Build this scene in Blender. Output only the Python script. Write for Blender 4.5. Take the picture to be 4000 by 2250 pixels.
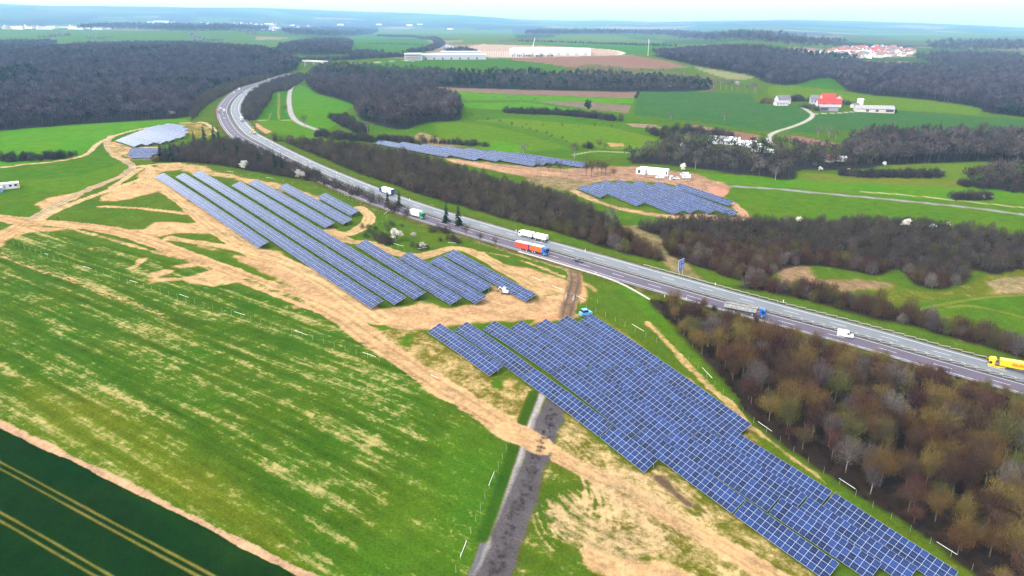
import bpy, math, random
import numpy as np
from mathutils import Vector

# ------------------------------------------------------------------ clear
for o in list(bpy.data.objects):
    bpy.data.objects.remove(o)
S = bpy.context.scene
C = S.collection
random.seed(7)
RNG = np.random.default_rng(11)

# ------------------------------------------------------------------ camera, sky, sun, exposure
CAM_H = 104.0
PITCH = math.radians(19.9)
FPX = 2855.6                       # focal length in pixels of the 4000 px wide photograph
cam_d = bpy.data.cameras.new("camera")
cam = bpy.data.objects.new("camera", cam_d)
C.objects.link(cam)
cam_d.sensor_width = 36.0
cam_d.lens = 36.0 * FPX / 4000.0
cam_d.clip_start = 1.0
cam_d.clip_end = 60000.0
cam.location = (0, 0, CAM_H)
cam.rotation_euler = (math.pi / 2 - PITCH, 0, 0)
S.camera = cam

SUN_EL, SUN_AZ = math.radians(48), math.radians(-127)   # azimuth from +Y towards +X
world = bpy.data.worlds.new("World")
S.world = world
world.use_nodes = True
wn = world.node_tree
bg = wn.nodes["Background"]
sky = wn.nodes.new("ShaderNodeTexSky")
sky.sky_type = 'NISHITA'
sky.sun_disc = False
sky.sun_elevation = SUN_EL
sky.sun_rotation = SUN_AZ
sky.air_density = 1.0
sky.dust_density = 3.0
sky.ozone_density = 1.0
hsv = wn.nodes.new("ShaderNodeHueSaturation")
hsv.inputs["Saturation"].default_value = 0.15       # overcast: thin white cloud over the whole sky
hsv.inputs["Value"].default_value = 1.25
wn.links.new(sky.outputs[0], hsv.inputs["Color"])
wn.links.new(hsv.outputs[0], bg.inputs[0])
bg.inputs[1].default_value = 0.15

sun_d = bpy.data.lights.new("sun", 'SUN')
sun = bpy.data.objects.new("sun", sun_d)
C.objects.link(sun)
sun_d.energy = .6
sun_d.angle = math.radians(14)
sun_d.color = (1.0, 0.95, 0.87)
sd = Vector((math.sin(SUN_AZ) * math.cos(SUN_EL), math.cos(SUN_AZ) * math.cos(SUN_EL), math.sin(SUN_EL)))
sun.rotation_euler = sd.to_track_quat('Z', 'Y').to_euler()
sun.location = (0, 0, 400)

S.view_settings.view_transform = 'Standard'
S.view_settings.look = 'None'
S.view_settings.exposure = 2.2
S.view_settings.gamma = 1.0
S.render.engine = 'CYCLES'
S.cycles.max_bounces = 4
S.cycles.diffuse_bounces = 2
S.cycles.glossy_bounces = 2
S.cycles.transmission_bounces = 2
S.cycles.volume_bounces = 0
S.cycles.use_denoising = True
S.cycles.denoising_prefilter = 'NONE'
S.cycles.use_adaptive_sampling = False

# ------------------------------------------------------------------ terrain
def sm(t, a, b):
    t = np.clip((np.asarray(t, float) - a) / (b - a), 0, 1)
    return t * t * (3 - 2 * t)

_cx = np.arange(-1500.0, 900.0, 5.0)
_cz = np.interp(_cx, [-1500, -620, -420, -255, -175, -123, -75, 0, 120, 900], [16, 16, 9, 1, -2, -10, -17, -25, -32, -34])
_k = np.ones(13) / 13
_cz = np.convolve(np.pad(_cz, 6, mode='edge'), _k, mode='valid')
_ra = np.array([-1.2, -.65, -.35, -.17, -.07, 0, .08, .17, .35, .5, .65, 1.2])
_rz = np.array([360, 350, 315, 280, 245, 170, 140, 130, 165, 110, 45, 45.])

def hz(X, Y):
    X = np.asarray(X, float); Y = np.asarray(Y, float)
    r = np.hypot(X, Y)
    a = X / np.maximum(Y, 60.0)
    z = np.interp(X * .55 - Y * .83, _cx, _cz)
    z = z + 28 * np.exp(-((Y - 1650) / 480.0) ** 2) * (1 - sm(X, -640, -330)) * sm(Y, 560, 1000)
    z = z + 20 * sm(Y, 1180, 1480) * sm(a, -.34, -.22) * (1 - sm(a, .30, .42))
    z = z + (22 + 37 * sm(Y, 2300, 4200)) * sm(Y, 1750, 2500) * (1 - sm(a, -.36, -.2))
    z = z + 12 * sm(Y, 1450, 2000) * sm(a, .24, .30) * (1 - sm(a, .40, .5))
    n = np.sin(X * .0021 + 1.3) * np.sin(Y * .0017 + .4) + .6 * np.sin(X * .0043 - Y * .0031) + .5 * np.sin(Y * .0061 + X * .0012)
    z = z + 6 * n * sm(r, 2100, 3600)
    s = sm(r, 6000, 12500)
    far = np.interp(a, _ra, _rz) + 10 * np.sin(X * .0013) + 5 * np.sin(X * .0037 + 2)
    return z * (1 - s) + far * s

_ts = np.concatenate([np.linspace(60, 1200, 700), np.geomspace(1203, 17000, 900)])
def U(pts, dz=0.0):
    """photograph pixels (4000 x 2250) -> points on the ground (plus dz)"""
    P = np.atleast_2d(np.asarray(pts, float))
    x = (P[:, 0] - 2000) / FPX
    w = (1125 - P[:, 1]) / FPX
    d = np.stack([x, math.cos(PITCH) + w * math.sin(PITCH), -math.sin(PITCH) + w * math.cos(PITCH)], 1)
    T = _ts[None, :]
    g = CAM_H + d[:, 2:3] * T - hz(d[:, 0:1] * T, d[:, 1:2] * T) - dz
    hit = g < 0
    i = np.where(hit.any(1), hit.argmax(1), len(_ts) - 1)
    i = np.maximum(i, 1)
    r = np.arange(len(P))
    g0, g1 = g[r, i - 1], g[r, i]
    f = np.clip(g0 / np.where(np.abs(g0 - g1) < 1e-9, 1, g0 - g1), 0, 1)
    t = _ts[i - 1] + f * (_ts[i] - _ts[i - 1])
    return np.stack([d[:, 0] * t, d[:, 1] * t, CAM_H + d[:, 2] * t], 1)

def P1(u, v, dz=0.0):
    return Vector(U([(u, v)], dz)[0])

def gz(x, y):
    return float(hz(x, y))

def smooth_line(pts, n=3):
    p = np.asarray(pts, float)
    for _ in range(n):
        q = p[:-1] * .75 + p[1:] * .25
        r = p[:-1] * .25 + p[1:] * .75
        p = np.concatenate([p[:1], np.stack([q, r], 1).reshape(-1, p.shape[1]), p[-1:]])
    return p

def resample(p, step):
    d = np.r_[0, np.cumsum(np.hypot(*np.diff(p[:, :2], axis=0).T))]
    s = np.arange(0, d[-1], step)
    return np.stack([np.interp(s, d, p[:, 0]), np.interp(s, d, p[:, 1])], 1)

# ------------------------------------------------------------------ node / material helpers
def mat(name, color, rough=.6, spec=.3, metal=0., var=0., scale=3.0, emit=None):
    m = bpy.data.materials.new(name)
    m.use_nodes = True
    nt = m.node_tree
    b = nt.nodes["Principled BSDF"]
    b.inputs["Roughness"].default_value = rough
    b.inputs["Specular IOR Level"].default_value = spec
    b.inputs["Metallic"].default_value = metal
    c = (*color, 1)
    b.inputs["Base Color"].default_value = c
    if var > 0:
        geo = nt.nodes.new("ShaderNodeTexCoord")
        no = nt.nodes.new("ShaderNodeTexNoise")
        no.inputs["Scale"].default_value = scale
        no.inputs["Detail"].default_value = 5
        nt.links.new(geo.outputs["Object"], no.inputs["Vector"])
        mr = nt.nodes.new("ShaderNodeMapRange")
        mr.inputs["From Min"].default_value = .3
        mr.inputs["From Max"].default_value = .7
        mr.inputs["To Min"].default_value = 1 - var
        mr.inputs["To Max"].default_value = 1 + var
        nt.links.new(no.outputs[0], mr.inputs[0])
        mx = nt.nodes.new("ShaderNodeVectorMath")
        mx.operation = 'SCALE'
        mx.inputs[0].default_value = color
        nt.links.new(mr.outputs[0], mx.inputs["Scale"])
        nt.links.new(mx.outputs[0], b.inputs["Base Color"])
    return m

def foliage_mat(name, color, tinted=False, var=.35, sat=.06):
    """twigs or leaves: colour varies from plant to plant; merged woods carry it in 'tint'"""
    m = bpy.data.materials.new(name)
    m.use_nodes = True
    nt = m.node_tree
    b = nt.nodes["Principled BSDF"]
    b.inputs["Roughness"].default_value = .9
    b.inputs["Specular IOR Level"].default_value = .05
    geo = nt.nodes.new("ShaderNodeNewGeometry")
    no = nt.nodes.new("ShaderNodeTexNoise")
    no.inputs["Scale"].default_value = .55
    no.inputs["Detail"].default_value = 4
    nt.links.new(geo.outputs["Position"], no.inputs["Vector"])
    mr = nt.nodes.new("ShaderNodeMapRange")
    mr.inputs["From Min"].default_value = .3
    mr.inputs["From Max"].default_value = .7
    mr.inputs["To Min"].default_value = 1 - var
    mr.inputs["To Max"].default_value = 1 + var
    nt.links.new(no.outputs[0], mr.inputs[0])
    sc = nt.nodes.new("ShaderNodeVectorMath"); sc.operation = 'SCALE'
    nt.links.new(mr.outputs[0], sc.inputs["Scale"])
    if tinted:
        at = nt.nodes.new("ShaderNodeAttribute"); at.attribute_name = "tint"
        nt.links.new(at.outputs["Color"], sc.inputs[0])
        nt.links.new(sc.outputs[0], b.inputs["Base Color"])
    else:
        sc.inputs[0].default_value = color
        oi = nt.nodes.new("ShaderNodeObjectInfo")
        hs = nt.nodes.new("ShaderNodeHueSaturation")
        m1 = nt.nodes.new("ShaderNodeMapRange")
        m1.inputs["To Min"].default_value = .5 - sat * .5
        m1.inputs["To Max"].default_value = .5 + sat * .5
        m2 = nt.nodes.new("ShaderNodeMapRange")
        m2.inputs["To Min"].default_value = .7
        m2.inputs["To Max"].default_value = 1.35
        nt.links.new(oi.outputs["Random"], m1.inputs[0])
        nt.links.new(oi.outputs["Random"], m2.inputs[0])
        nt.links.new(m1.outputs[0], hs.inputs["Hue"])
        nt.links.new(m2.outputs[0], hs.inputs["Value"])
        nt.links.new(sc.outputs[0], hs.inputs["Color"])
        nt.links.new(hs.outputs[0], b.inputs["Base Color"])
    return m

# ------------------------------------------------------------------ object helpers
def tag(o, label=None, cat=None, group=None, kind=None):
    if label: o["label"] = label
    if cat: o["category"] = cat
    if group: o["group"] = group
    if kind: o["kind"] = kind
    return o

def empty(name, loc, rz=0.0, label=None, cat=None, group=None):
    o = bpy.data.objects.new(name, None)
    o.empty_display_size = .5
    C.objects.link(o)
    o.location = loc
    o.rotation_euler = (0, 0, rz)
    return tag(o, label, cat, group)

def link_mesh(name, me, parent=None, loc=None):
    o = bpy.data.objects.new(name, me)
    C.objects.link(o)
    if parent: o.parent = parent
    if loc is not None: o.location = loc
    return o

class MB:
    """collects boxes, prisms and tubes; build() links them as one mesh object"""
    def __init__(s):
        s.v = []; s.f = []; s.m = []
    def add(s, vs, fs, mi=0):
        k = len(s.v)
        s.v += [tuple(map(float, p)) for p in vs]
        s.f += [tuple(k + i for i in f) for f in fs]
        s.m += [mi] * len(fs)
        return s
    def box(s, c, d, mi=0, rz=0.):
        x, y, z = d[0] / 2, d[1] / 2, d[2] / 2
        cs, sn = math.cos(rz), math.sin(rz)
        vs = []
        for k in (-z, z):
            for (i, j) in ((-x, -y), (x, -y), (x, y), (-x, y)):
                vs.append((c[0] + i * cs - j * sn, c[1] + i * sn + j * cs, c[2] + k))
        return s.add(vs, [(3, 2, 1, 0), (4, 5, 6, 7), (0, 1, 5, 4), (1, 2, 6, 5), (2, 3, 7, 6), (3, 0, 4, 7)], mi)
    def extrude_y(s, prof, y0, y1, mi=0, inset=0.0):
        n = len(prof)
        vs = [(x, y0, z) for x, z in prof] + [(x, y1, z) for x, z in prof]
        fs = [tuple(range(n)), tuple(reversed(range(n, 2 * n)))]
        fs += [(i, i + n, (i + 1) % n + n, (i + 1) % n) for i in range(n)]
        return s.add(vs, fs, mi)
    def tube(s, a, b, r0, r1=None, n=6, mi=0):
        r1 = r0 if r1 is None else r1
        a = Vector(a); b = Vector(b)
        d = (b - a).normalized()
        u = d.orthogonal().normalized(); w = d.cross(u)
        vs = []
        for p, r in ((a, r0), (b, r1)):
            for i in range(n):
                t = 2 * math.pi * i / n
                vs.append(p + (u * math.cos(t) + w * math.sin(t)) * r)
        fs = [(i, (i + 1) % n, (i + 1) % n + n, i + n) for i in range(n)]
        fs += [tuple(reversed(range(n))), tuple(range(n, 2 * n))]
        return s.add(vs, fs, mi)
    def mesh(s, name, mats):
        me = bpy.data.meshes.new(name)
        me.from_pydata(s.v, [], s.f)
        for m in (mats if isinstance(mats, (list, tuple)) else [mats]):
            me.materials.append(m)
        if any(s.m):
            me.polygons.foreach_set("material_index", s.m)
        me.update()
        return me
    def build(s, name, mats, parent=None, loc=None):
        return link_mesh(name, s.mesh(name, mats), parent, loc)

def np_mesh(name, V, F, mats, attrs=None, uv=None):
    """V (n,3) F (m,k) arrays -> mesh"""
    me = bpy.data.meshes.new(name)
    k = F.shape[1]
    me.vertices.add(len(V)); me.loops.add(F.size); me.polygons.add(len(F))
    me.vertices.foreach_set("co", np.ascontiguousarray(V, np.float32).ravel())
    me.loops.foreach_set("vertex_index", np.ascontiguousarray(F, np.int32).ravel())
    me.polygons.foreach_set("loop_start", np.arange(0, F.size, k, dtype=np.int32))
    me.polygons.foreach_set("loop_total", np.full(len(F), k, np.int32))
    for m in (mats if isinstance(mats, (list, tuple)) else [mats]):
        me.materials.append(m)
    for nm, arr in (attrs or {}).items():
        if arr.ndim == 2:
            at = me.attributes.new(nm, 'FLOAT_COLOR', 'POINT')
            full = np.ones((len(V), 4), np.float32); full[:, :3] = arr
            at.data.foreach_set("color", full.ravel())
        else:
            at = me.attributes.new(nm, 'FLOAT', 'POINT')
            at.data.foreach_set("value", np.ascontiguousarray(arr, np.float32))
    me.update(calc_edges=True)
    return me

# ------------------------------------------------------------------ the motorway's line
CENTRE_PX = [(4700, 1690), (4300, 1577), (3992, 1492), (3600, 1383), (3380, 1318), (3068, 1236), (2900, 1189), (2780, 1157),
             (2500, 1079), (2380, 1043), (2145, 977), (1980, 930), (1830, 886), (1683, 842), (1526, 789), (1405, 742), (1300, 699),
             (1200, 656), (1110, 612), (1030, 570), (961, 533), (937, 512), (913, 482), (897, 451), (892, 430), (899, 406),
             (916, 383), (947, 355), (991, 335), (1039, 323), (1073, 311), (1112, 297), (1150, 285)]
ROAD = resample(smooth_line(U(CENTRE_PX)[:, :2], 3), 4.0)
_t = np.gradient(ROAD, axis=0)
_t /= np.hypot(_t[:, 0], _t[:, 1])[:, None]
ROAD_T = _t                                     # tangent, from the right frame edge towards the far bend
ROAD_N = np.stack([-_t[:, 1], _t[:, 0]], 1)     # its left: towards the near (camera) side
ROAD_Z = hz(ROAD[:, 0], ROAD[:, 1])
ROAD_Z = np.convolve(np.pad(ROAD_Z, 8, mode='edge'), np.ones(17) / 17, mode='valid')

def road_near(u, v):
    p = U([(u, v)])[0]
    i = int(np.argmin(np.hypot(ROAD[:, 0] - p[0], ROAD[:, 1] - p[1])))
    off = float(np.dot(p[:2] - ROAD[i], ROAD_N[i]))
    return i, off

def road_pt(i, off, dz=0.0):
    i = max(0, min(len(ROAD) - 1, i))
    q = ROAD[i] + ROAD_N[i] * off
    return (float(q[0]), float(q[1]), float(ROAD_Z[i] + dz))

# ------------------------------------------------------------------ ground: one sheet to the horizon
def _hash(i, j, s):
    h = (i * 374761393 + j * 668265263 + s * 1442695041) & 0xFFFFFFFF
    h = ((h ^ (h >> 13)) * 1274126177) & 0xFFFFFFFF
    return ((h ^ (h >> 16)) & 0xFFFF) / 65535.0

def vnoise(x, y, size, seed=0):
    x = x / size; y = y / size
    i = np.floor(x).astype(np.int64); j = np.floor(y).astype(np.int64)
    fx = x - i; fy = y - j
    fx = fx * fx * (3 - 2 * fx); fy = fy * fy * (3 - 2 * fy)
    a = _hash(i, j, seed); b = _hash(i + 1, j, seed); c = _hash(i, j + 1, seed); d = _hash(i + 1, j + 1, seed)
    return (a * (1 - fx) + b * fx) * (1 - fy) + (c * (1 - fx) + d * fx) * fy

az = np.concatenate([np.linspace(-180, -42, 46)[:-1], np.linspace(-42, 42, 1500), np.linspace(42, 180, 46)[1:]])
az = np.radians(az)
dep = np.concatenate([np.linspace(80, 47, 24)[:-1], np.linspace(47, 0.95, 800)])
rad = CAM_H / np.tan(np.radians(dep))
rad = np.concatenate([[4.0], rad, np.geomspace(rad[-1] * 1.02, 16500, 60)])
GR, GA = np.meshgrid(rad, az, indexing='ij')
GX = (GR * np.sin(GA)).ravel(); GY = (GR * np.cos(GA)).ravel()
GRr = GR.ravel()
NR, NA = len(rad), len(az)
FRONT = np.abs(np.tile(az, NR)) < math.radians(43)
GZ = hz(GX, GY)
N = len(GX)
n_big = vnoise(GX, GY, 60, 1); n_mid = vnoise(GX, GY, 14, 2); n_small = vnoise(GX, GY, 4.5, 3)
rag = (n_mid - .5) * 1.2 + (n_small - .5) * .8

CL = dict(ground=0, wheat_field=1, crop_field=2, ploughed_field=3, dirt_track=4, path=5, woodland_floor=6, road_verge=7, far_fields=8)
col = np.empty((N, 3), np.float32); col[:] = (.070, .185, .016)
dcol = np.empty((N, 3), np.float32); dcol[:] = (.40, .235, .105)
dirt = np.full(N, .16, np.float32)
strp = np.zeros(N, np.float32)
cls = np.zeros(N, np.int8)

def bbox_idx(poly, pad):
    return np.nonzero(FRONT & (GX > poly[:, 0].min() - pad) & (GX < poly[:, 0].max() + pad) & (GY > poly[:, 1].min() - pad) & (GY < poly[:, 1].max() + pad))[0]

def seg_dist(x, y, line):
    d = np.full(len(x), 1e9)
    for a, b in zip(line[:-1], line[1:]):
        dx, dy = b - a
        L = dx * dx + dy * dy + 1e-9
        t = np.clip(((x - a[0]) * dx + (y - a[1]) * dy) / L, 0, 1)
        d = np.minimum(d, np.hypot(x - a[0] - t * dx, y - a[1] - t * dy))
    return d

def inside(x, y, poly):
    c = np.zeros(len(x), bool)
    n = len(poly)
    for k in range(n):
        x0, y0 = poly[k]; x1, y1 = poly[(k + 1) % n]
        if y0 == y1: continue
        c ^= ((y0 > y) != (y1 > y)) & (x < (x1 - x0) * (y - y0) / (y1 - y0) + x0)
    return c

def soft(d, x, y, edge, ragged, ids):
    e = np.maximum(edge, GRr[ids] * .0012)
    return np.clip(.5 + (d + rag[ids] * ragged) / e, 0, 1)

def area(px, c=None, dw=None, dc=None, st=None, k=None, edge=.8, ragged=0.0, world_pts=False, round_=0):
    """a polygon of land cover, outlined in photograph pixels and laid on the terrain"""
    poly = np.asarray(px, float) if world_pts else U(px)[:, :2]
    if round_: poly = smooth_line(np.r_[poly, poly[:1]], round_)[:-1]
    ids = bbox_idx(poly, 8)
    if not len(ids): return
    x, y = GX[ids], GY[ids]
    sdist = seg_dist(x, y, np.r_[poly, poly[:1]])
    sdist = np.where(inside(x, y, poly), sdist, -sdist)
    apply_mask(ids, soft(sdist, x, y, edge, ragged, ids), c, dw, dc, st, k)

def strip(px, w, c=None, dw=None, dc=None, st=None, k=None, edge=.8, ragged=0.0, n=2, pts=None, strength=1.0):
    """a band w metres wide along a line"""
    line = smooth_line(U(px)[:, :2], n) if pts is None else pts
    ids = bbox_idx(line, w + 6)
    if not len(ids): return
    d = seg_dist(GX[ids], GY[ids], line)
    apply_mask(ids, soft(w / 2 - d, GX[ids], GY[ids], edge, ragged, ids) * strength, c, dw, dc, st, k)

def apply_mask(ids, m, c, dw, dc, st, k):
    mm = m[:, None].astype(np.float32)
    if c is not None: col[ids] = col[ids] * (1 - mm) + np.asarray(c, np.float32) * mm
    if dw is not None: dirt[ids] = dirt[ids] * (1 - m) + dw * m
    if dc is not None: dcol[ids] = dcol[ids] * (1 - mm) + np.asarray(dc, np.float32) * mm
    if st is not None: strp[ids] = strp[ids] * (1 - m) + st * m
    if k is not None: cls[ids[m > .5]] = CL[k]

# ---- far land (beyond 1.9 km): a patchwork of fields, woods and hedges
farm = np.nonzero(GRr > 1400)[0]
fx, fy = GX[farm], GY[farm]
wx = fx + (vnoise(fx, fy, 900, 21) - .5) * 700
wy = fy + (vnoise(fx, fy, 900, 22) - .5) * 700
cell = 430.0
ci, cj = np.floor(wx / cell), np.floor(wy / (cell * 1.25))
best = np.full(len(farm), 1e9); bid = np.zeros(len(farm)); 
for di in (-1, 0, 1):
    for dj in (-1, 0, 1):
        a_, b_ = (ci + di).astype(np.int64), (cj + dj).astype(np.int64)
        px_ = (a_ + _hash(a_, b_, 5)) * cell; py_ = (b_ + _hash(a_, b_, 6)) * cell * 1.25
        d_ = np.hypot(wx - px_, wy - py_)
        new = d_ < best
        best = np.where(new, d_, best); bid = np.where(new, _hash(a_, b_, 7), bid)
pal = np.array([(.075, .19, .03), (.09, .22, .035), (.06, .15, .035), (.10, .20, .045), (.24, .18, .11), (.07, .18, .03), (.085, .12, .06), (.05, .13, .03)], np.float32)
pc = pal[np.minimum((bid * len(pal)).astype(int), len(pal) - 1)]
wood = (vnoise(fx, fy, 800, 31) * .65 + vnoise(fx, fy, 260, 32) * .35)
wm = sm(wood, .56, .60) * sm(GRr[farm], 2400, 3000)
pc = pc * (1 - wm[:, None]) + np.array((.05, .048, .05)) * wm[:, None]
fm = sm(GRr[farm], 1500, 1700)[:, None]
col[farm] = col[farm] * (1 - fm) + pc * fm
dirt[farm] = dirt[farm] * (1 - fm[:, 0]) + .05 * fm[:, 0]
cls[farm[fm[:, 0] > .5]] = CL['far_fields']

G_BRIGHT = (.075, .30, .010); G_MID = (.062, .20, .012); G_OLIVE = (.13, .20, .02); G_TEAL = (.045, .165, .06); G_DARK = (.030, .115, .010)
TAN = (.47, .30, .145); TAN2 = (.40, .235, .105); MUD = (.15, .095, .055); PLOUGH = (.23, .125, .085); GREY = (.30, .27, .24)
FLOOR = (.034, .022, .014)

# ---- middle distance fields
area([(0, 120), (1000, 120), (1400, 140), (1400, 180), (1000, 185), (0, 225), (-200, 225), (-200, 120)], (.07, .20, .035), .04, k='wheat_field', edge=3)
area([(1000, 143), (1062, 143), (1145, 151), (1000, 156)], (.26, .2, .12), 0, k='ploughed_field')
area([(1166, 219), (1344, 215), (1381, 149), (1402, 137), (1662, 157), (1704, 174), (1662, 207), (1455, 203), (1331, 224), (1290, 232), (1166, 232)], (.055, .20, .03), .05, k='wheat_field', edge=2)
area([(1404, 110), (1700, 118), (2000, 112), (2020, 150), (1880, 168), (1740, 150), (1600, 135), (1404, 128)], (.09, .21, .05), .03, k='wheat_field', edge=3)
area([(2020, 165), (2290, 172), (2600, 180), (2790, 190), (2700, 200), (2430, 215), (2300, 190)], (.05, .21, .022), .03, k='wheat_field', edge=2)
area([(2200, 135), (2420, 140), (2600, 160), (2560, 172), (2300, 165), (2080, 158)], (.10, .23, .07), .03, k='wheat_field', edge=3)
area([(1820, 184), (1882, 172), (2000, 176), (2290, 188), (2393, 195), (2439, 207), (2414, 216), (2248, 221), (2000, 226), (1870, 221), (1841, 195)], (.36, .24, .17), .6, (.42, .30, .22), k='ploughed_field', edge=3, ragged=2)
strip([(2290, 188), (2393, 195), (2439, 207), (2414, 214)], 16, (.55, .47, .38), .1, k='path')
area([(1377, 253), (1580, 236), (1952, 228), (2010, 233), (2248, 264), (2200, 274), (2000, 268), (1580, 272), (1400, 265)], (.05, .19, .022), .05, k='wheat_field', edge=2)
strip([(1377, 250), (1480, 243), (1580, 236), (1700, 231), (1830, 228), (1952, 226)], 7, (.42, .40, .30), 0, k='path', edge=2)
area([(2000, 226), (2248, 221), (2414, 219), (2468, 217), (2560, 232), (2646, 250), (2690, 266), (2414, 271), (2248, 267), (2000, 236)], PLOUGH, .1, k='ploughed_field', edge=2)
area([(2468, 215), (2526, 207), (2640, 230), (2704, 259), (2690, 266), (2560, 232)], (.09, .20, .03), .1, k='wheat_field', edge=2)
area([(2704, 259), (2960, 300), (2911, 312), (2850, 312), (2730, 272)], (.22, .22, .09), .25, edge=2)
area([(3373, 236), (3538, 240), (3671, 265), (3621, 271), (3414, 255)], (.30, .21, .13), .1, k='ploughed_field', edge=3)
area([(3257, 246), (3373, 238), (3406, 248), (3340, 261)], (.05, .19, .03), .1, k='wheat_field', edge=3)
area([(2300, 250), (2100, 300), (2000, 300), (1600, 290), (1380, 262), (1230, 262), (1180, 300), (1240, 300), (1520, 334), (2000, 352), (2500, 360), (2800, 358), (2800, 300), (2600, 280)], (.11, .13, .05), .3, (.20, .14, .09), edge=3, k='ground')
strip([(1725, 170), (1750, 178), (1764, 189), (1745, 203), (1700, 208)], 26, (.40, .38, .37), 0, k='path', edge=2)

# ---- fields between the band of trees and the solar strip
area([(1400, 400), (1522, 331), (2000, 355), (2500, 360), (2480, 450), (2600, 480), (2800, 500), (2950, 540), (2700, 600), (2300, 620), (2000, 610), (1700, 560), (1480, 540), (1420, 500)], G_MID, .15, edge=2)
area([(1522, 331), (1621, 338), (2000, 352), (2495, 360), (2482, 384), (2000, 369), (1700, 353), (1600, 340)], (.20, .125, .09), .1, k='ploughed_field', edge=1.5)
area([(1522, 331), (1600, 340), (1700, 354), (2000, 370), (2480, 385), (2472, 405), (2157, 396), (2000, 390), (1830, 392), (1770, 376), (1640, 360)], G_BRIGHT, .05, k='wheat_field', edge=1.5)
area([(2083, 394), (2300, 398), (2468, 411), (2455, 443), (2310, 428), (2157, 406)], (.17, .135, .085), .35, (.2, .15, .1), edge=2, ragged=1)
area([(1780, 400), (1900, 402), (2060, 400), (2150, 412), (2290, 432), (2000, 430), (1800, 420)], G_BRIGHT, .08, edge=2)
area([(1690, 485), (1800, 478), (1900, 490), (2000, 510), (2120, 545), (2230, 580), (2050, 590), (1860, 580), (1720, 540)], (.085, .24, .012), .15, edge=2, ragged=1)
area([(1850, 470), (2000, 462), (2200, 480), (2380, 495), (2560, 540), (2660, 580), (2480, 585), (2280, 575), (2110, 515), (1950, 480)], (.095, .255, .012), .12, edge=2, ragged=1)
area([(1640, 515), (1740, 545), (1830, 575), (1700, 570), (1600, 545)], (.16, .15, .05), .5, (.28, .19, .10), edge=2, ragged=2)
area([(1870, 545), (2000, 560), (2090, 580), (2010, 600), (1880, 580)], G_BRIGHT, .05, edge=2)
area([(2501, 356), (2704, 356), (2766, 360), (2932, 368), (2948, 397), (3000, 410), (3116, 414), (3157, 431), (3170, 451), (3145, 480), (3041, 505), (2994, 517), (2900, 502), (2787, 484), (2476, 447), (2488, 389)], G_TEAL, .03, k='wheat_field', edge=1.5)
area([(3178, 443), (3352, 437), (3517, 431), (4000, 470), (4400, 505), (4400, 575), (3870, 530), (3373, 505), (3207, 519), (3074, 515), (3166, 474)], G_TEAL, .03, k='wheat_field', edge=1.5)
area([(3000, 340), (3054, 331), (3290, 356), (3414, 375), (3621, 391), (3836, 422), (3824, 451), (3517, 430), (3331, 414), (3166, 392), (3000, 372)], (.095, .24, .015), .12, k='wheat_field', edge=2)
area([(3110, 334), (3178, 310), (3248, 305), (3302, 354)], (.045, .20, .02), .05, k='wheat_field', edge=2)
area([(2440, 480), (2560, 488), (2590, 502), (2470, 495)], (.2, .15, .09), .5, (.3, .22, .13), edge=2)
area([(2700, 485), (2800, 503), (2780, 520), (2690, 508)], (.24, .15, .10), .1, k='ploughed_field', edge=1.5)
area([(2820, 505), (2968, 528), (2955, 556), (2770, 530)], PLOUGH, .1, k='ploughed_field', edge=1.5)
area([(3060, 530), (3120, 532), (3280, 562), (3270, 575), (3130, 560)], (.25, .12, .11), .1, k='ploughed_field', edge=1.5)
strip([(3132, 418), (3166, 439), (3178, 449), (3161, 468), (3104, 493), (3033, 513), (3002, 530), (3004, 555), (3025, 567)], 4.5, (.42, .40, .36), 0, k='path', edge=1)
strip([(3178, 445), (3290, 441), (3373, 432)], 4, (.40, .36, .30), 0, k='path', edge=1)
strip([(2240, 605), (2330, 588), (2500, 600), (2650, 612)], 3, (.32, .31, .18), .2, edge=1)
area([(2375, 558), (2430, 560), (2436, 570), (2390, 572)], TAN, .8, edge=2, ragged=1.5)

# ---- around the motorway bend
area([(0, 513), (166, 497), (373, 482), (580, 471), (725, 464), (748, 474), (580, 493), (414, 538), (352, 580), (300, 612), (200, 628), (0, 652), (-300, 690), (-300, 540)], G_BRIGHT, .06, k='wheat_field', edge=1.5)
area([(1066, 360), (1124, 360), (1130, 420), (1137, 468), (1010, 468), (1020, 440), (1055, 400)], (.045, .20, .012), .08, k='wheat_field', edge=1.5)
area([(1165, 331), (1207, 344), (1223, 364), (1389, 410), (1364, 424), (1331, 449), (1319, 465), (1310, 490), (1265, 515), (1198, 489), (1153, 460), (1141, 393), (1145, 360)], (.065, .27, .010), .08, k='wheat_field', edge=1.5)
area([(1008, 472), (1137, 470), (1149, 480), (1256, 518), (1248, 542), (1165, 534), (1083, 522), (1025, 493)], (.075, .25, .012), .12, k='wheat_field', edge=1.5)
area([(1000, 480), (1020, 492), (1060, 515), (1040, 520), (1005, 500)], TAN2, .7, (.40, .24, .15), edge=1.5, ragged=1)
strip([(1182, 306), (1150, 330), (1135, 348), (1128, 381), (1132, 435), (1149, 468), (1186, 489), (1265, 516)], 5.5, (.36, .34, .32), .05, k='path', edge=1)
strip([(1000, 470), (1137, 469)], 2.5, (.34, .36, .16), 0, edge=1)
for q in ([(1085, 362), (1088, 400), (1084, 440), (1088, 467)], [(1090, 362), (1093, 400), (1088, 440), (1092, 467)], [(1060, 440), (1052, 455), (1050, 467)]):
    strip(q, .9, (.30, .28, .12), .1, edge=.6, strength=.7)

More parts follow.
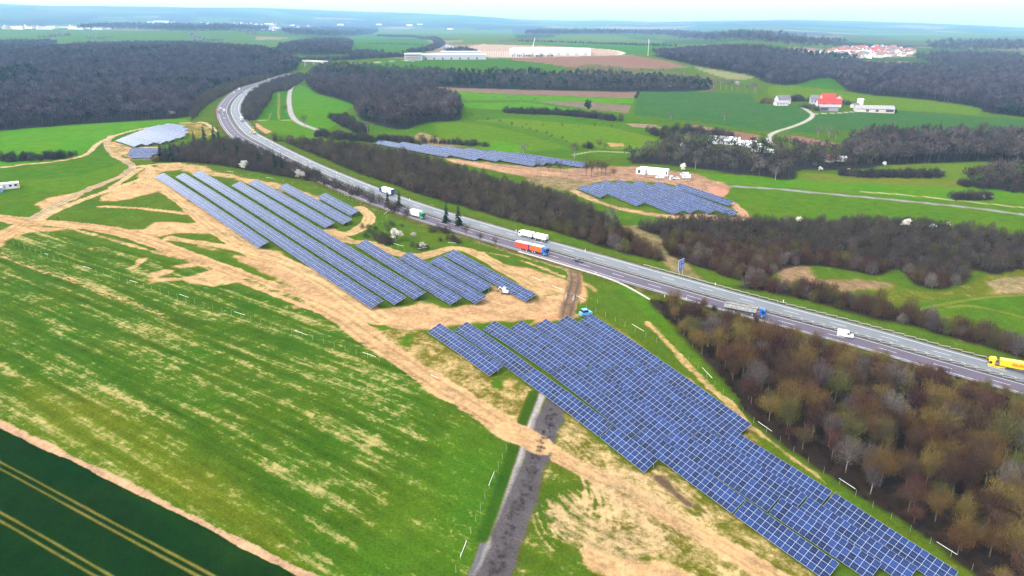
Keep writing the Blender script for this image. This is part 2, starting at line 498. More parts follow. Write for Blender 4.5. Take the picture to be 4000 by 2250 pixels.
# ---- right: meadows, lane and clearing
area([(2400, 690), (2900, 700), (3100, 690), (3400, 700), (4400, 760), (4400, 1000), (4000, 905), (3850, 880), (3650, 862), (3400, 850), (3100, 855), (2900, 850), (2830, 820), (2850, 740)], (.070, .215, .010), .1, edge=1.5)
area([(2650, 668), (2800, 682), (3000, 690), (3300, 675), (3750, 690), (4400, 780), (4400, 830), (3600, 775), (3150, 738), (2900, 722), (2760, 715)], (.075, .265, .010), .06, k='wheat_field', edge=2)
area([(3120, 675), (3300, 684), (3550, 692), (3800, 697), (3750, 730), (3500, 722), (3300, 712), (3130, 700)], (.12, .22, .035), .1, edge=3)
area([(3400, 650), (3600, 640), (3860, 632), (3900, 660), (3760, 690), (3500, 685), (3420, 660)], (.10, .235, .025), .1, edge=2)
strip([(2700, 712), (2800, 724), (2950, 733), (3050, 739), (3200, 754), (3330, 766), (3450, 776), (3600, 792), (3750, 806), (4000, 840), (4300, 882)], 4.2, (.27, .25, .245), .12, (.34, .25, .20), k='path', edge=.8)
strip([(3360, 749), (3500, 758), (3640, 772), (3800, 790), (4000, 812), (4200, 840)], 2.6, (.36, .38, .18), .2, edge=.8)
area([(3600, 1135), (3700, 1135), (3800, 1100), (3860, 1065), (4000, 1046), (4300, 1080), (4300, 1500), (4000, 1340), (3700, 1240), (3450, 1180), (3380, 1120)], (.11, .19, .018), .3, (.24, .17, .08), edge=2, ragged=2)
area([(3560, 1185), (3700, 1165), (4000, 1150), (4300, 1190), (4300, 1480), (4000, 1350), (3800, 1260), (3620, 1215)], G_MID, .1, k='wheat_field', edge=2)
area([(3850, 1100), (3950, 1080), (4100, 1080), (4100, 1140), (3900, 1140)], (.2, .17, .07), .5, (.32, .22, .12), edge=3, ragged=2)
strip([(3580, 1210), (3700, 1185), (3850, 1160), (4050, 1150)], 1.6, (.2, .26, .08), .2, strength=.7)
strip([(3700, 1200), (3800, 1190), (4000, 1240)], 1.6, (.2, .26, .08), .2, strength=.7)
area([(2430, 870), (2520, 880), (2640, 910), (2620, 960), (2720, 1060), (2790, 1120), (2700, 1110), (2600, 1040), (2500, 960), (2440, 900)], (.17, .15, .05), .45, (.26, .18, .10), edge=3, ragged=2)
area([(2200, 745), (2280, 760), (2480, 830), (2600, 860), (2480, 880), (2440, 880), (2330, 815)], G_MID, .12, edge=2)
area([(3000, 1035), (3150, 1040), (3200, 1085), (3500, 1105), (3480, 1130), (3300, 1135), (3050, 1110)], (.22, .15, .07), .5, (.27, .17, .10), edge=4, ragged=3)

# construction ground around the right-hand arrays
area([(2010, 646), (2200, 660), (2330, 650), (2500, 650), (2720, 680), (2830, 715), (2860, 735), (2800, 770), (2600, 715), (2400, 705), (2300, 712), (2180, 716), (2050, 690), (1900, 660), (1760, 622), (1700, 612)], (.19, .13, .07), .62, (.33, .195, .125), k='dirt_track', edge=3, ragged=2)
area([(2770, 730), (2830, 728), (2845, 748), (2830, 768), (2790, 765)], (.4, .2, .14), 1, (.46, .22, .15), k='dirt_track', edge=2, ragged=1.5)
strip([(2210, 728), (2260, 755), (2330, 785), (2380, 805), (2480, 826), (2580, 845), (2650, 848)], 6, (.2, .16, .07), .62, (.40, .27, .14), edge=2, ragged=1.5)
strip([(2860, 795), (2900, 830), (2915, 850), (2870, 860), (2750, 850)], 7, (.3, .2, .1), .75, (.42, .25, .15), k='dirt_track', edge=2, ragged=1.5)
strip([(2730, 855), (2800, 845), (2650, 846)], 8, (.3, .2, .1), .7, (.40, .24, .15), k='dirt_track', edge=2, ragged=1.5)
area([(2060, 690), (2180, 690), (2320, 712), (2300, 735), (2200, 745), (2060, 715)], (.16, .15, .05), .45, (.30, .19, .12), edge=3, ragged=3)
area([(1700, 612), (1900, 640), (2050, 665), (2200, 672), (2190, 690), (2000, 680), (1800, 640)], (.3, .19, .1), .8, (.42, .26, .15), k='dirt_track', edge=2, ragged=2)

# ---- left meadow, building site and its tracks
area([(-300, 700), (0, 655), (215, 632), (301, 620), (398, 575), (424, 580), (527, 651), (301, 759), (129, 855), (0, 845), (-300, 830)], (.062, .205, .010), .12, edge=1.5)
area([(60, 705), (300, 690), (480, 640), (520, 655), (300, 750), (130, 745)], (.085, .235, .012), .15, edge=5)
BIGF = [(-300, 930), (0, 900), (110, 885), (300, 930), (700, 1030), (1000, 1150), (1311, 1240), (1420, 1320), (1725, 1530), (2020, 1700), (1960, 1850), (1830, 2200), (1800, 2400), (1300, 2400), (1000, 2160), (630, 1968), (398, 1852), (0, 1655), (-300, 1480)]
area(BIGF, (.052, .165, .010), .255, (.27, .235, .085), st=1.0, edge=2)
area([(1310, 2240), (1500, 1990), (1700, 1720), (1800, 1640), (2010, 1710), (1960, 1850), (1790, 2260)], (.06, .185, .012), .2, st=.35, edge=8)
area([(100, 1500), (400, 1560), (800, 1800), (1100, 2050), (1200, 2230), (1000, 2140), (630, 1950), (398, 1835), (100, 1690)], (.10, .20, .016), .27, st=.7, edge=10)

area([(575, 690), (620, 640), (720, 636), (800, 655), (1000, 700), (1180, 738), (1250, 775), (1230, 800), (1080, 740), (960, 712), (840, 690), (700, 665), (640, 670)], (.2, .2, .06), .58, TAN, k='dirt_track', edge=3, ragged=3.5)
area([(560, 660), (620, 680), (760, 790), (900, 900), (1010, 975), (1080, 985), (1300, 1110), (1451, 1212), (1541, 1200), (1640, 1180), (1760, 1202), (1870, 1195), (1890, 1150), (1930, 1115), (2050, 1187), (2100, 1160), (2200, 1135), (2235, 1180), (2180, 1240), (2040, 1258), (1940, 1264), (1820, 1274), (1700, 1280), (1600, 1292), (1500, 1335), (1440, 1318), (1311, 1215), (1150, 1120), (1000, 1050), (880, 985), (780, 960), (960, 1000), (850, 915), (700, 790), (590, 705), (540, 690)], TAN2, .66, (.44, .275, .14), k='dirt_track', edge=3, ragged=3.5)
area([(480, 735), (591, 689), (661, 743), (693, 786), (618, 748), (510, 775), (446, 786), (387, 785), (400, 762)], TAN2, .8, TAN, k='dirt_track', edge=2, ragged=2)
area([(134, 800), (188, 770), (269, 757), (330, 750), (301, 778), (215, 805), (161, 812)], TAN2, .72, TAN, k='dirt_track', edge=2, ragged=3)
area([(600, 868), (704, 868), (787, 873), (860, 905), (800, 910), (683, 908), (621, 921), (518, 899), (570, 895)], TAN2, .78, TAN, k='dirt_track', edge=2, ragged=2.5)
area([(704, 1086), (760, 1075), (828, 1058), (900, 1040), (960, 1066), (940, 1098), (828, 1116), (745, 1103)], TAN2, .95, (.46, .31, .145), k='dirt_track', edge=1.5, ragged=2)
area([(600, 1065), (640, 1055), (700, 1052), (660, 1068), (610, 1078)], TAN2, .7, TAN, edge=1.5, ragged=2)
area([(580, 1092), (680, 1085), (700, 1095), (600, 1100)], TAN2, .65, TAN, edge=1.5, ragged=2)
area([(662, 1038), (720, 1030), (790, 1024), (770, 1040), (700, 1050)], TAN2, .6, TAN, edge=1.5, ragged=2)
area([(487, 1052), (530, 1035), (545, 1012), (575, 1008), (560, 1025), (530, 1048)], TAN2, .72, TAN, edge=1.2, ragged=1.6)
area([(330, 970), (370, 968), (360, 978)], TAN2, .6, TAN, edge=1.2, ragged=1.6)
area([(1140, 1195), (1180, 1185), (1220, 1175), (1215, 1195), (1150, 1205)], TAN2, .65, TAN, edge=1.2, ragged=1.6)
area([(-200, 935), (0, 905), (60, 880), (104, 872), (70, 910), (0, 960), (-200, 1040)], TAN2, .55, TAN, edge=2, ragged=2.5)
area([(80, 885), (230, 890), (280, 905), (230, 900), (120, 905), (60, 930)], TAN2, .62, TAN, edge=2, ragged=2.5)
area([(1925, 1025), (2080, 1050), (2215, 1100), (2225, 1140), (2110, 1165), (2040, 1120), (1960, 1070)], TAN2, .62, TAN, edge=2, ragged=2.5)
area([(2263, 1091), (2306, 1106), (2338, 1130), (2325, 1140), (2290, 1120), (2290, 1180), (2260, 1200), (2256, 1140)], TAN2, .62, (.48, .27, .13), edge=2, ragged=2.5)
area([(2090, 1240), (2300, 1220), (2320, 1250), (2300, 1230), (2110, 1262), (2050, 1280)], TAN2, .8, (.46, .24, .12), k='dirt_track', edge=2, ragged=2)
area([(1450, 1280), (1660, 1292), (1790, 1385), (1913, 1472), (2000, 1478), (2040, 1500), (2090, 1540), (2040, 1650), (1990, 1660), (1880, 1600), (1725, 1500), (1560, 1380)], (.13, .19, .03), .47, (.42, .29, .13), edge=2, ragged=2)
area([(1440, 1265), (1500, 1262), (1540, 1285), (1490, 1290)], G_MID, .15, edge=1.5, ragged=2)
area([(1540, 1320), (1620, 1300), (1600, 1360), (1560, 1350)], G_MID, .3, edge=1.5, ragged=2)
area([(1930, 1480), (1960, 1478), (1955, 1520), (1925, 1520)], G_MID, .3, edge=1.5, ragged=2)

# dirt tracks: a pale band with darker ruts
def track(px, w, dc=TAN, dw=.9, ruts=True, rag_=1.2, rutc=(.30, .18, .09), k='dirt_track'):
    line = smooth_line(U(px)[:, :2], 2)
    strip(None, w, None, dw, dc, None, k, edge=1.2, ragged=rag_, pts=line)
    if ruts:
        t = np.gradient(line, axis=0); t /= np.hypot(t[:, 0], t[:, 1])[:, None] + 1e-9
        nrm = np.stack([-t[:, 1], t[:, 0]], 1)
        for o_ in (-w * .24, w * .2):
            strip(None, w * .13, None, None, rutc, None, None, edge=.7, ragged=.25, pts=line + nrm * o_, strength=.65)

MAIN = [(-100, 835), (0, 849), (110, 868), (250, 873), (400, 890), (560, 932), (700, 987), (850, 1042), (1000, 1102), (1150, 1158), (1311, 1222), (1420, 1303), (1507, 1367), (1725, 1512), (1880, 1610), (2000, 1686), (2050, 1702)]
track(MAIN, 9, TAN)
track([(873, 899), (955, 969), (1083, 1013), (1171, 1051), (1298, 1118), (1400, 1190), (1490, 1250)], 9, (.50, .34, .165))
track([(584, 690), (679, 766), (766, 844), (849, 908), (952, 975)], 6, (.50, .34, .165))
track([(662, 930), (760, 945), (880, 962), (1000, 1000), (1060, 1015)], 5, (.48, .32, .15))
track([(129, 856), (215, 802), (301, 759), (403, 716), (484, 684), (527, 651), (484, 624), (446, 608), (424, 576), (416, 552), (440, 530)], 5.5, (.36, .28, .18))
track([(161, 856), (215, 823), (322, 780), (430, 743), (537, 705), (588, 684), (586, 657), (564, 646), (530, 652)], 5, (.52, .37, .19))
track([(441, 732), (494, 694), (548, 657), (600, 640), (700, 638)], 4, (.50, .36, .18))
track([(0, 931), (60, 895), (104, 868)], 6, TAN)
track([(389, 807), (518, 811), (662, 826), (745, 836)], 4, TAN, .8, False)
track([(248, 887), (414, 928), (538, 965), (662, 999), (745, 1024), (830, 1048)], 3.2, TAN, .58, False)
track([(0, 990), (104, 1040), (248, 1086), (373, 1136), (538, 1190), (650, 1240)], 2.6, TAN, .42, False, k=None)
track([(960, 1090), (1060, 1130), (1160, 1170), (1230, 1200)], 2.6, TAN, .5, False, k=None)
track([(0, 655), (81, 644), (215, 631), (301, 617), (349, 598), (373, 567), (414, 542), (497, 514), (600, 494), (704, 481), (787, 475), (812, 485), (845, 512)], 3.6, (.46, .35, .21), .95, False, .6)
area([(419, 560), (450, 552), (520, 578), (560, 573), (620, 570), (640, 600), (600, 625), (500, 622), (470, 600), (455, 620), (430, 590)], (.2, .17, .06), .5, TAN, edge=2, ragged=2)
area([(690, 486), (780, 478), (820, 500), (840, 520), (790, 540), (740, 530), (720, 505)], (.13, .19, .02), .4, TAN, edge=2, ragged=2)
track([(1406, 812), (1443, 838), (1440, 868), (1400, 898), (1352, 917), (1300, 905)], 6.5, (.48, .33, .16))
track([(1290, 900), (1360, 944), (1414, 946), (1468, 954), (1518, 978), (1580, 999), (1646, 1004), (1704, 987), (1766, 966), (1828, 977), (1911, 1014), (2000, 1068), (2080, 1110)], 6.5, (.44, .30, .14))
track([(1180, 690), (1207, 701), (1310, 743), (1414, 780), (1518, 817), (1621, 855), (1704, 888), (1766, 905), (1828, 929), (1955, 972), (2007, 989), (2105, 1019), (2199, 1046), (2240, 1066)], 3.0, (.36, .28, .14), .75, True, .5, (.14, .17, .03))
track([(1766, 975), (1900, 985), (2000, 1005), (2100, 1040), (2200, 1080)], 2.4, TAN, .6, False)
track([(2242, 1060), (2250, 1085), (2246, 1112), (2234, 1155), (2220, 1206), (2212, 1240)], 6.5, (.20, .13, .08), .95, True, 1.0, (.08, .055, .04))
track([(2540, 1262), (2616, 1345), (2674, 1412), (2761, 1492), (2870, 1593), (2913, 1655), (3000, 1733), (3145, 1836), (3290, 1958), (3435, 2056), (3652, 2183), (3800, 2275)], 3.4, (.42, .30, .12), .72, False, 1.0)
area([(2310, 1216), (2560, 1400), (2720, 1520), (2940, 1670), (2990, 1745), (2900, 1705), (2935, 1664), (2596, 1418)], (.16, .20, .02), .45, (.40, .28, .12), edge=2, ragged=2)
area([(2520, 1265), (2600, 1275), (2620, 1300), (2560, 1300)], TAN2, .6, TAN, edge=2, ragged=2)
area([(2470, 1090), (2560, 1180), (2640, 1300), (2740, 1420), (2860, 1560), (2820, 1540), (2700, 1420), (2560, 1280), (2480, 1180), (2400, 1120)], (.07, .22, .008), .12, edge=2)
area([(2940, 1690), (3000, 1720), (3100, 1800), (3400, 2000), (3760, 2210), (3860, 2280), (3790, 2280), (3300, 1975), (3000, 1765)], (.085, .20, .008), .25, edge=1.5)

# lower right: dry grass, wheel marks and the way through it
area([(2130, 1570), (2200, 1590), (2340, 1720), (2518, 1850), (2580, 1808), (2870, 2010), (3220, 2270), (3300, 2400), (1800, 2400), (1930, 2250), (2010, 2040), (2090, 1810), (2135, 1700)], (.12, .18, .022), .43, (.42, .30, .14), st=.25, edge=2, ragged=1.5)
area([(2110, 1790), (2300, 1830), (2420, 1990), (2300, 2060), (2480, 2150), (2560, 2200), (2400, 2190), (2250, 2120), (2450, 2260), (2300, 2400), (1900, 2400), (2020, 2060)], (.065, .165, .012), .24, edge=8, ragged=3)
area([(2270, 2150), (2290, 2190), (2380, 2260), (2400, 2400), (3000, 2400), (2850, 2300), (2700, 2230), (2560, 2200), (2440, 2190), (2330, 2150), (2300, 2130)], TAN2, .85, TAN, k='dirt_track', edge=2, ragged=3)
track([(2045, 1702), (2120, 1745), (2217, 1803), (2435, 1912), (2652, 2042), (2833, 2137), (3000, 2240), (3150, 2340)], 6.5, TAN)
for q in ([(2130, 1660), (2190, 1690), (2260, 1760), (2300, 1800)], [(2300, 1810), (2330, 1880), (2340, 1960), (2330, 2010)], [(2370, 1900), (2400, 1960), (2420, 2040), (2415, 2100)],
          [(2180, 1930), (2250, 2000), (2350, 2060), (2450, 2080), (2540, 2060)], [(2160, 1950), (2230, 2030), (2330, 2100), (2460, 2120), (2560, 2090)], [(2200, 2020), (2300, 2090), (2420, 2140), (2540, 2130), (2620, 2090)],
          [(2440, 1930), (2520, 1990), (2600, 2080), (2660, 2150)], [(2480, 1940), (2560, 2010), (2640, 2090), (2720, 2160)], [(2540, 1870), (2600, 1930), (2680, 1990), (2720, 2040)], [(2380, 1880), (2500, 1900), (2600, 1960)],
          [(2150, 2050), (2260, 2100), (2380, 2150), (2480, 2170)], [(2120, 2000), (2150, 2080), (2200, 2130)]):
    ln = smooth_line(U(q)[:, :2], 3)
    tt = np.gradient(ln, axis=0); tt /= np.hypot(tt[:, 0], tt[:, 1])[:, None] + 1e-9
    nn = np.stack([-tt[:, 1], tt[:, 0]], 1)
    for o_ in (-3.4, -1.6, 0, 1.7, 3.3, 5.2):
        strip(None, RNG.uniform(.6, 1.2), None, .66, (.86 * .46, .86 * .33, .86 * .17), None, None, edge=.7, ragged=.5, pts=ln + nn * (o_ + RNG.uniform(-.5, .5)), strength=RNG.uniform(.4, .95))
track([(2575, 1870), (2640, 1930), (2690, 1970)], 3, (.13, .085, .05), .8, False, 1)
# the paved way and its ditch
strip([(2110, 1530), (2097, 1560), (2037, 1702), (1992, 1839), (1946, 1985), (1900, 2105), (1846, 2255), (1800, 2400)], 2.4, (.13, .125, .14), .05, (.3, .26, .2), k='path', edge=.6, ragged=.3)
strip([(2118, 1545), (2076, 1665), (2030, 1802), (1969, 1985), (1920, 2120), (1868, 2260), (1830, 2400)], 2.2, (.36, .325, .30), .3, (.44, .36, .28), k='path', edge=.8, ragged=.6)
strip([(2165, 1585), (2130, 1701), (2087, 1811), (2047, 1930), (2003, 2040), (1957, 2160), (1925, 2255), (1880, 2400)], 7.5, (.095, .082, .085), .2, (.15, .125, .115), k='road_verge', edge=1.5, ragged=1.5)
strip([(2085, 1535), (2026, 1690), (1980, 1835), (1930, 1985), (1885, 2100)], 3, (.035, .12, .008), .1, edge=1)
track([(1990, 1683), (2060, 1712), (2110, 1740)], 8, TAN, .9, False)
# bare circles left by turning wheels
for cx_, cy_, rr in ((1800, 2078, 2.4), (1770, 2020, 4.5)):
    q = P1(cx_, cy_)
    ring = np.array([(q.x + rr * math.cos(t), q.y + rr * math.sin(t)) for t in np.linspace(0, 5.2, 20)])
    strip(None, .5, None, .42, (.40, .33, .13), None, None, edge=.6, ragged=.4, pts=ring)

# dark crop bottom left, its border of bare soil and tramlines
area([(-400, 1440), (0, 1652), (152, 1731), (398, 1848), (630, 1964), (1000, 2152), (1225, 2262), (1400, 2400), (-400, 2400)], (.0062, .038, .006), .0, k='crop_field', edge=.8, ragged=.5, st=.12)
area([(500, 1920), (700, 2010), (1000, 2170), (1160, 2260), (1000, 2230), (700, 2060)], (.010, .055, .008), .0, edge=6, ragged=3)
strip([(-400, 1440), (0, 1652), (152, 1731), (398, 1848), (630, 1964), (1000, 2152), (1225, 2262), (1400, 2350)], 1.9, None, .95, (.42, .27, .16), k='dirt_track', edge=.7, ragged=.7)
for q in ([(-300, 1655), (0, 1805), (362, 2001), (600, 2125), (833, 2249), (1000, 2340)], [(-300, 1690), (0, 1830), (196, 1939), (500, 2105), (775, 2251), (900, 2320)],
          [(-300, 1845), (0, 2001), (220, 2125), (435, 2251), (560, 2320)], [(-300, 1885), (0, 2033), (200, 2152), (373, 2251), (480, 2310)]):
    strip(q, .5, (.20, .26, .09), .1, edge=.45, ragged=.15, strength=.85)

# ---- woods: outlines of the ground they stand on
WOODS = {
 'hill_left': [(-250, 545), (0, 512), (166, 496), (373, 481), (580, 470), (725, 460), (760, 440), (752, 400), (800, 372), (900, 330), (1000, 305), (1104, 292), (1180, 262), (1120, 222), (1000, 200), (828, 181), (621, 178), (414, 180), (257, 190), (166, 206), (83, 222), (-20, 236), (-250, 262)],
 'hill_mid': [(1083, 197), (1140, 176), (1220, 166), (1330, 156), (1381, 170), (1370, 204), (1300, 215), (1166, 217)],
 'hill_far_left': [(-150, 215), (0, 212), (120, 195), (240, 178), (180, 170), (60, 172), (-150, 175)],
 'central': [(1192, 322), (1230, 308), (1330, 316), (1400, 322), (1500, 336), (1600, 355), (1720, 378), (1790, 408), (1812, 462), (1760, 476), (1700, 474), (1625, 490), (1600, 505), (1540, 507), (1450, 482), (1395, 460), (1390, 425), (1389, 411), (1300, 380), (1228, 363)],
 'band': [(1195, 302), (1260, 285), (1350, 288), (1440, 302), (1520, 326), (1700, 340), (2000, 349), (2300, 356), (2500, 359), (2760, 356), (2790, 340), (2720, 318), (2500, 300), (2300, 294), (2000, 287), (1700, 282), (1500, 275), (1385, 260), (1250, 262)],
 'hill_right': [(2545, 217), (2640, 207), (2720, 201), (2790, 198), (2860, 196), (3000, 206), (3100, 222), (3250, 248), (3370, 263), (3620, 276), (3750, 284), (4300, 300), (4400, 470), (4000, 458), (3840, 440), (3832, 420), (3620, 389), (3414, 373), (3310, 357), (3292, 340), (3250, 303), (3180, 308), (3112, 332), (3050, 333), (2980, 318), (2950, 298), (2850, 278), (2720, 258), (2640, 240)],
 'right_mid': [(3290, 590), (3350, 560), (3430, 540), (3560, 548), (3700, 548), (3850, 552), (4000, 545), (4350, 565), (4400, 690), (4000, 640), (3860, 632), (3740, 634), (3600, 640), (3470, 645), (3380, 650), (3300, 640)],
 'valley': [(2470, 640), (2440, 615), (2560, 600), (2620, 560), (2700, 548), (2760, 560), (2830, 575), (2960, 590), (3060, 580), (3150, 590), (3300, 600), (3380, 640), (3440, 655), (3240, 668), (3100, 660), (3120, 700), (3060, 705), (3000, 690), (2850, 680), (2760, 660), (2600, 645)],
 'right_edge': [(3760, 722), (3830, 690), (3900, 680), (4000, 690), (4350, 740), (4400, 800), (4000, 745), (3900, 735)],
 'verge_far': [(1060, 562), (1060, 545), (1130, 552), (1300, 566), (1460, 585), (1600, 612), (1750, 648), (1900, 698), (2000, 728), (2150, 752), (2300, 815), (2410, 872), (2440, 905), (2520, 972), (2620, 1020), (2560, 1022), (2430, 985), (2300, 950), (2150, 900), (2000, 865), (1850, 820), (1700, 780), (1500, 712), (1350, 658), (1250, 612), (1150, 572), (1090, 546)],
 'thicket': [(2480, 890), (2600, 865), (2750, 862), (2900, 868), (3100, 872), (3400, 866), (3650, 884), (3850, 908), (4300, 985), (4300, 1090), (4000, 1046), (3880, 1080), (3845, 1062), (3790, 1052), (3798, 1092), (3700, 1132), (3600, 1126), (3540, 1085), (3500, 1045), (3440, 1085), (3300, 1050), (3150, 1030), (3040, 1055), (2980, 1110), (2850, 1090), (2760, 1050), (2680, 1028), (2590, 985), (2600, 930)],
 'verge_right': [(2770, 1100), (2900, 1112), (3000, 1120), (3080, 1120), (3300, 1170), (3500, 1215), (3700, 1270), (3850, 1310), (4350, 1450), (4400, 1530), (4000, 1395), (3700, 1310), (3500, 1262), (3300, 1212), (3100, 1160), (2900, 1120)],
 'near': [(2540, 1172), (2620, 1185), (2700, 1200), (2850, 1245), (3000, 1285), (3200, 1342), (3400, 1396), (3600, 1450), (3800, 1500), (4300, 1635), (4600, 2300), (4200, 2500), (3860, 2275), (3700, 2160), (3550, 2062), (3400, 1965), (3250, 1862), (3100, 1762), (3000, 1695), (2900, 1605), (2855, 1520), (2800, 1450), (2720, 1375), (2640, 1290), (2575, 1220)],
 'verge_left': [(605, 632), (650, 596), (720, 572), (850, 556), (920, 552), (975, 575), (1060, 606), (1150, 650), (1250, 697), (1400, 756), (1500, 798), (1600, 838), (1660, 866), (1600, 852), (1450, 800), (1300, 738), (1200, 702), (1100, 690), (1000, 672), (900, 652), (780, 636)],
 'bend_left': [(748, 472), (790, 425), (845, 385), (930, 342), (1040, 308), (1090, 294), (1000, 300), (900, 325), (820, 360), (752, 405)],
 'bend_right': [(955, 470), (945, 435), (962, 395), (1000, 352), (1050, 330), (1110, 308), (1180, 288), (1192, 306), (1160, 330), (1124, 356), (1066, 358), (1050, 402), (1015, 440), (1003, 470)],
}
WXY = {}
for nm, px in WOODS.items():
    poly = smooth_line(np.r_[U(px)[:, :2], U(px[:1])[:, :2]], 1)[:-1]
    WXY[nm] = poly
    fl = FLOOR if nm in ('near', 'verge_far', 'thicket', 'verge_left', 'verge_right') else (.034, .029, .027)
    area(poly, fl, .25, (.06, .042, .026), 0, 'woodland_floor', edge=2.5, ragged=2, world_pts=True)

# ---- the motorway's verge and cutting
ids = bbox_idx(ROAD, 40)
d_road = seg_dist(GX[ids], GY[ids], ROAD[::2])
apply_mask(ids, np.clip((17.0 + rag[ids] * 1.5 - d_road) / 3, 0, 1) * (d_road > 0), (.075, .12, .018), .38, (.17, .125, .06), 0, None)
near = d_road < 24
zi = np.array([int(np.argmin(np.hypot(ROAD[:, 0] - x, ROAD[:, 1] - y))) for x, y in zip(GX[ids[near]], GY[ids[near]])])
along = (GX[ids[near]] - ROAD[zi, 0]) * ROAD_T[zi, 0] + (GY[ids[near]] - ROAD[zi, 1]) * ROAD_T[zi, 1]
w_ = 1 - sm(d_road[near], 14.5, 24)
GZ[ids[near]] = GZ[ids[near]] * (1 - w_) + (ROAD_Z[zi] + along * np.gradient(ROAD_Z)[zi] / 4.0 - .25) * w_
v_ = ids[(d_road < 17) & (d_road > 12.5)]
cls[v_] = CL['road_verge']

# ---- build the sheet, split by land cover, all pieces sharing the same edges
def ground_mat():
    m = bpy.data.materials.new("land")
    m.use_nodes = True
    nt = m.node_tree
    L = nt.links.new
    b = nt.nodes["Principled BSDF"]
    b.inputs["Roughness"].default_value = 1.0
    b.inputs["Specular IOR Level"].default_value = 0.0
    geo = nt.nodes.new("ShaderNodeNewGeometry")
    def attr(n):
        a = nt.nodes.new("ShaderNodeAttribute"); a.attribute_name = n
        return a
    def noise(scale, detail, rough, vec=None):
        n = nt.nodes.new("ShaderNodeTexNoise")
        n.inputs["Scale"].default_value = scale
        n.inputs["Detail"].default_value = detail
        n.inputs["Roughness"].default_value = rough
        L(vec or geo.outputs["Position"], n.inputs["Vector"])
        return n.outputs[0]
    def mth(op, a, b_=None, c=None, clamp=False):
        n = nt.nodes.new("ShaderNodeMath"); n.operation = op; n.use_clamp = clamp
        for k, x in enumerate((a, b_, c)):
            if x is None: continue
            if isinstance(x, (int, float)): n.inputs[k].default_value = x
            else: L(x, n.inputs[k])
        return n.outputs[0]
    # stripes: long streaks along the direction the meadow was worked
    mp = nt.nodes.new("ShaderNodeMapping")
    mp.vector_type = 'TEXTURE'
    mp.inputs["Rotation"].default_value = (0, 0, STRIPE_ANG)
    mp.inputs["Scale"].default_value = (26.0, 1.0, 1.0)
    L(geo.outputs["Position"], mp.inputs["Vector"])
    st = noise(.30, 3, .55, mp.outputs[0])
    mp2 = nt.nodes.new("ShaderNodeMapping")
    mp2.vector_type = 'TEXTURE'
    mp2.inputs["Rotation"].default_value = (0, 0, STRIPE_ANG)
    mp2.inputs["Scale"].default_value = (2.6, 1.0, 1.0)
    L(geo.outputs["Position"], mp2.inputs["Vector"])
    tuft = noise(.9, 7, .72, mp2.outputs[0])
    n1 = noise(.16, 9, .72)
    n2 = noise(1.7, 5, .7)
    n3 = noise(.035, 4, .6)
    n4 = noise(.55, 6, .75)
    d = attr("dirt").outputs["Fac"]
    s = attr("strp").outputs["Fac"]
    k = mth('MULTIPLY_ADD', mth('SUBTRACT', n1, .5), 1.25, d)
    k = mth('MULTIPLY_ADD', mth('SUBTRACT', n4, .5), .75, k)
    k = mth('MULTIPLY_ADD', mth('MULTIPLY', mth('SUBTRACT', st, .5), s), 1.7, k)
    k = mth('MULTIPLY_ADD', mth('MULTIPLY', mth('SUBTRACT', tuft, .5), s), 1.5, k)
    k = mth('MULTIPLY_ADD', k, 3.2, -1.1, True)
    grass = nt.nodes.new("ShaderNodeHueSaturation")
    L(attr("col").outputs["Color"], grass.inputs["Color"])
    L(mth('MULTIPLY_ADD', mth('SUBTRACT', n3, .5), -.09, .5), grass.inputs["Hue"])
    gv = mth('MULTIPLY_ADD', mth('SUBTRACT', n2, .5), 1.7, 1.0)
    gv = mth('MULTIPLY_ADD', mth('SUBTRACT', n1, .5), 1.1, gv)
    gv = mth('MULTIPLY_ADD', mth('MULTIPLY', mth('SUBTRACT', st, .5), s), 1.6, gv)
    L(mth('MAXIMUM', gv, .25), grass.inputs["Value"])
    dv = mth('MULTIPLY_ADD', mth('SUBTRACT', n4, .5), 1.7, 1.0)
    dv = mth('MULTIPLY_ADD', mth('SUBTRACT', n1, .5), 1.3, dv)
    dv = mth('MULTIPLY_ADD', mth('SUBTRACT', st, .5), .9, dv)
    dv = mth('MULTIPLY_ADD', mth('SUBTRACT', n2, .5), .8, dv)
    soil = nt.nodes.new("ShaderNodeHueSaturation")
    L(attr("dcol").outputs["Color"], soil.inputs["Color"])
    L(mth('MAXIMUM', dv, .3), soil.inputs["Value"])
    mx = nt.nodes.new("ShaderNodeMix"); mx.data_type = 'RGBA'
    L(k, mx.inputs[0]); L(grass.outputs[0], mx.inputs[6]); L(soil.outputs[0], mx.inputs[7])
    L(mx.outputs[2], b.inputs["Base Color"])
    bp = nt.nodes.new("ShaderNodeBump")
    bp.inputs["Strength"].default_value = .35
    bp.inputs["Distance"].default_value = .35
    L(n4, bp.inputs["Height"])
    L(bp.outputs[0], b.inputs["Normal"])
    return m

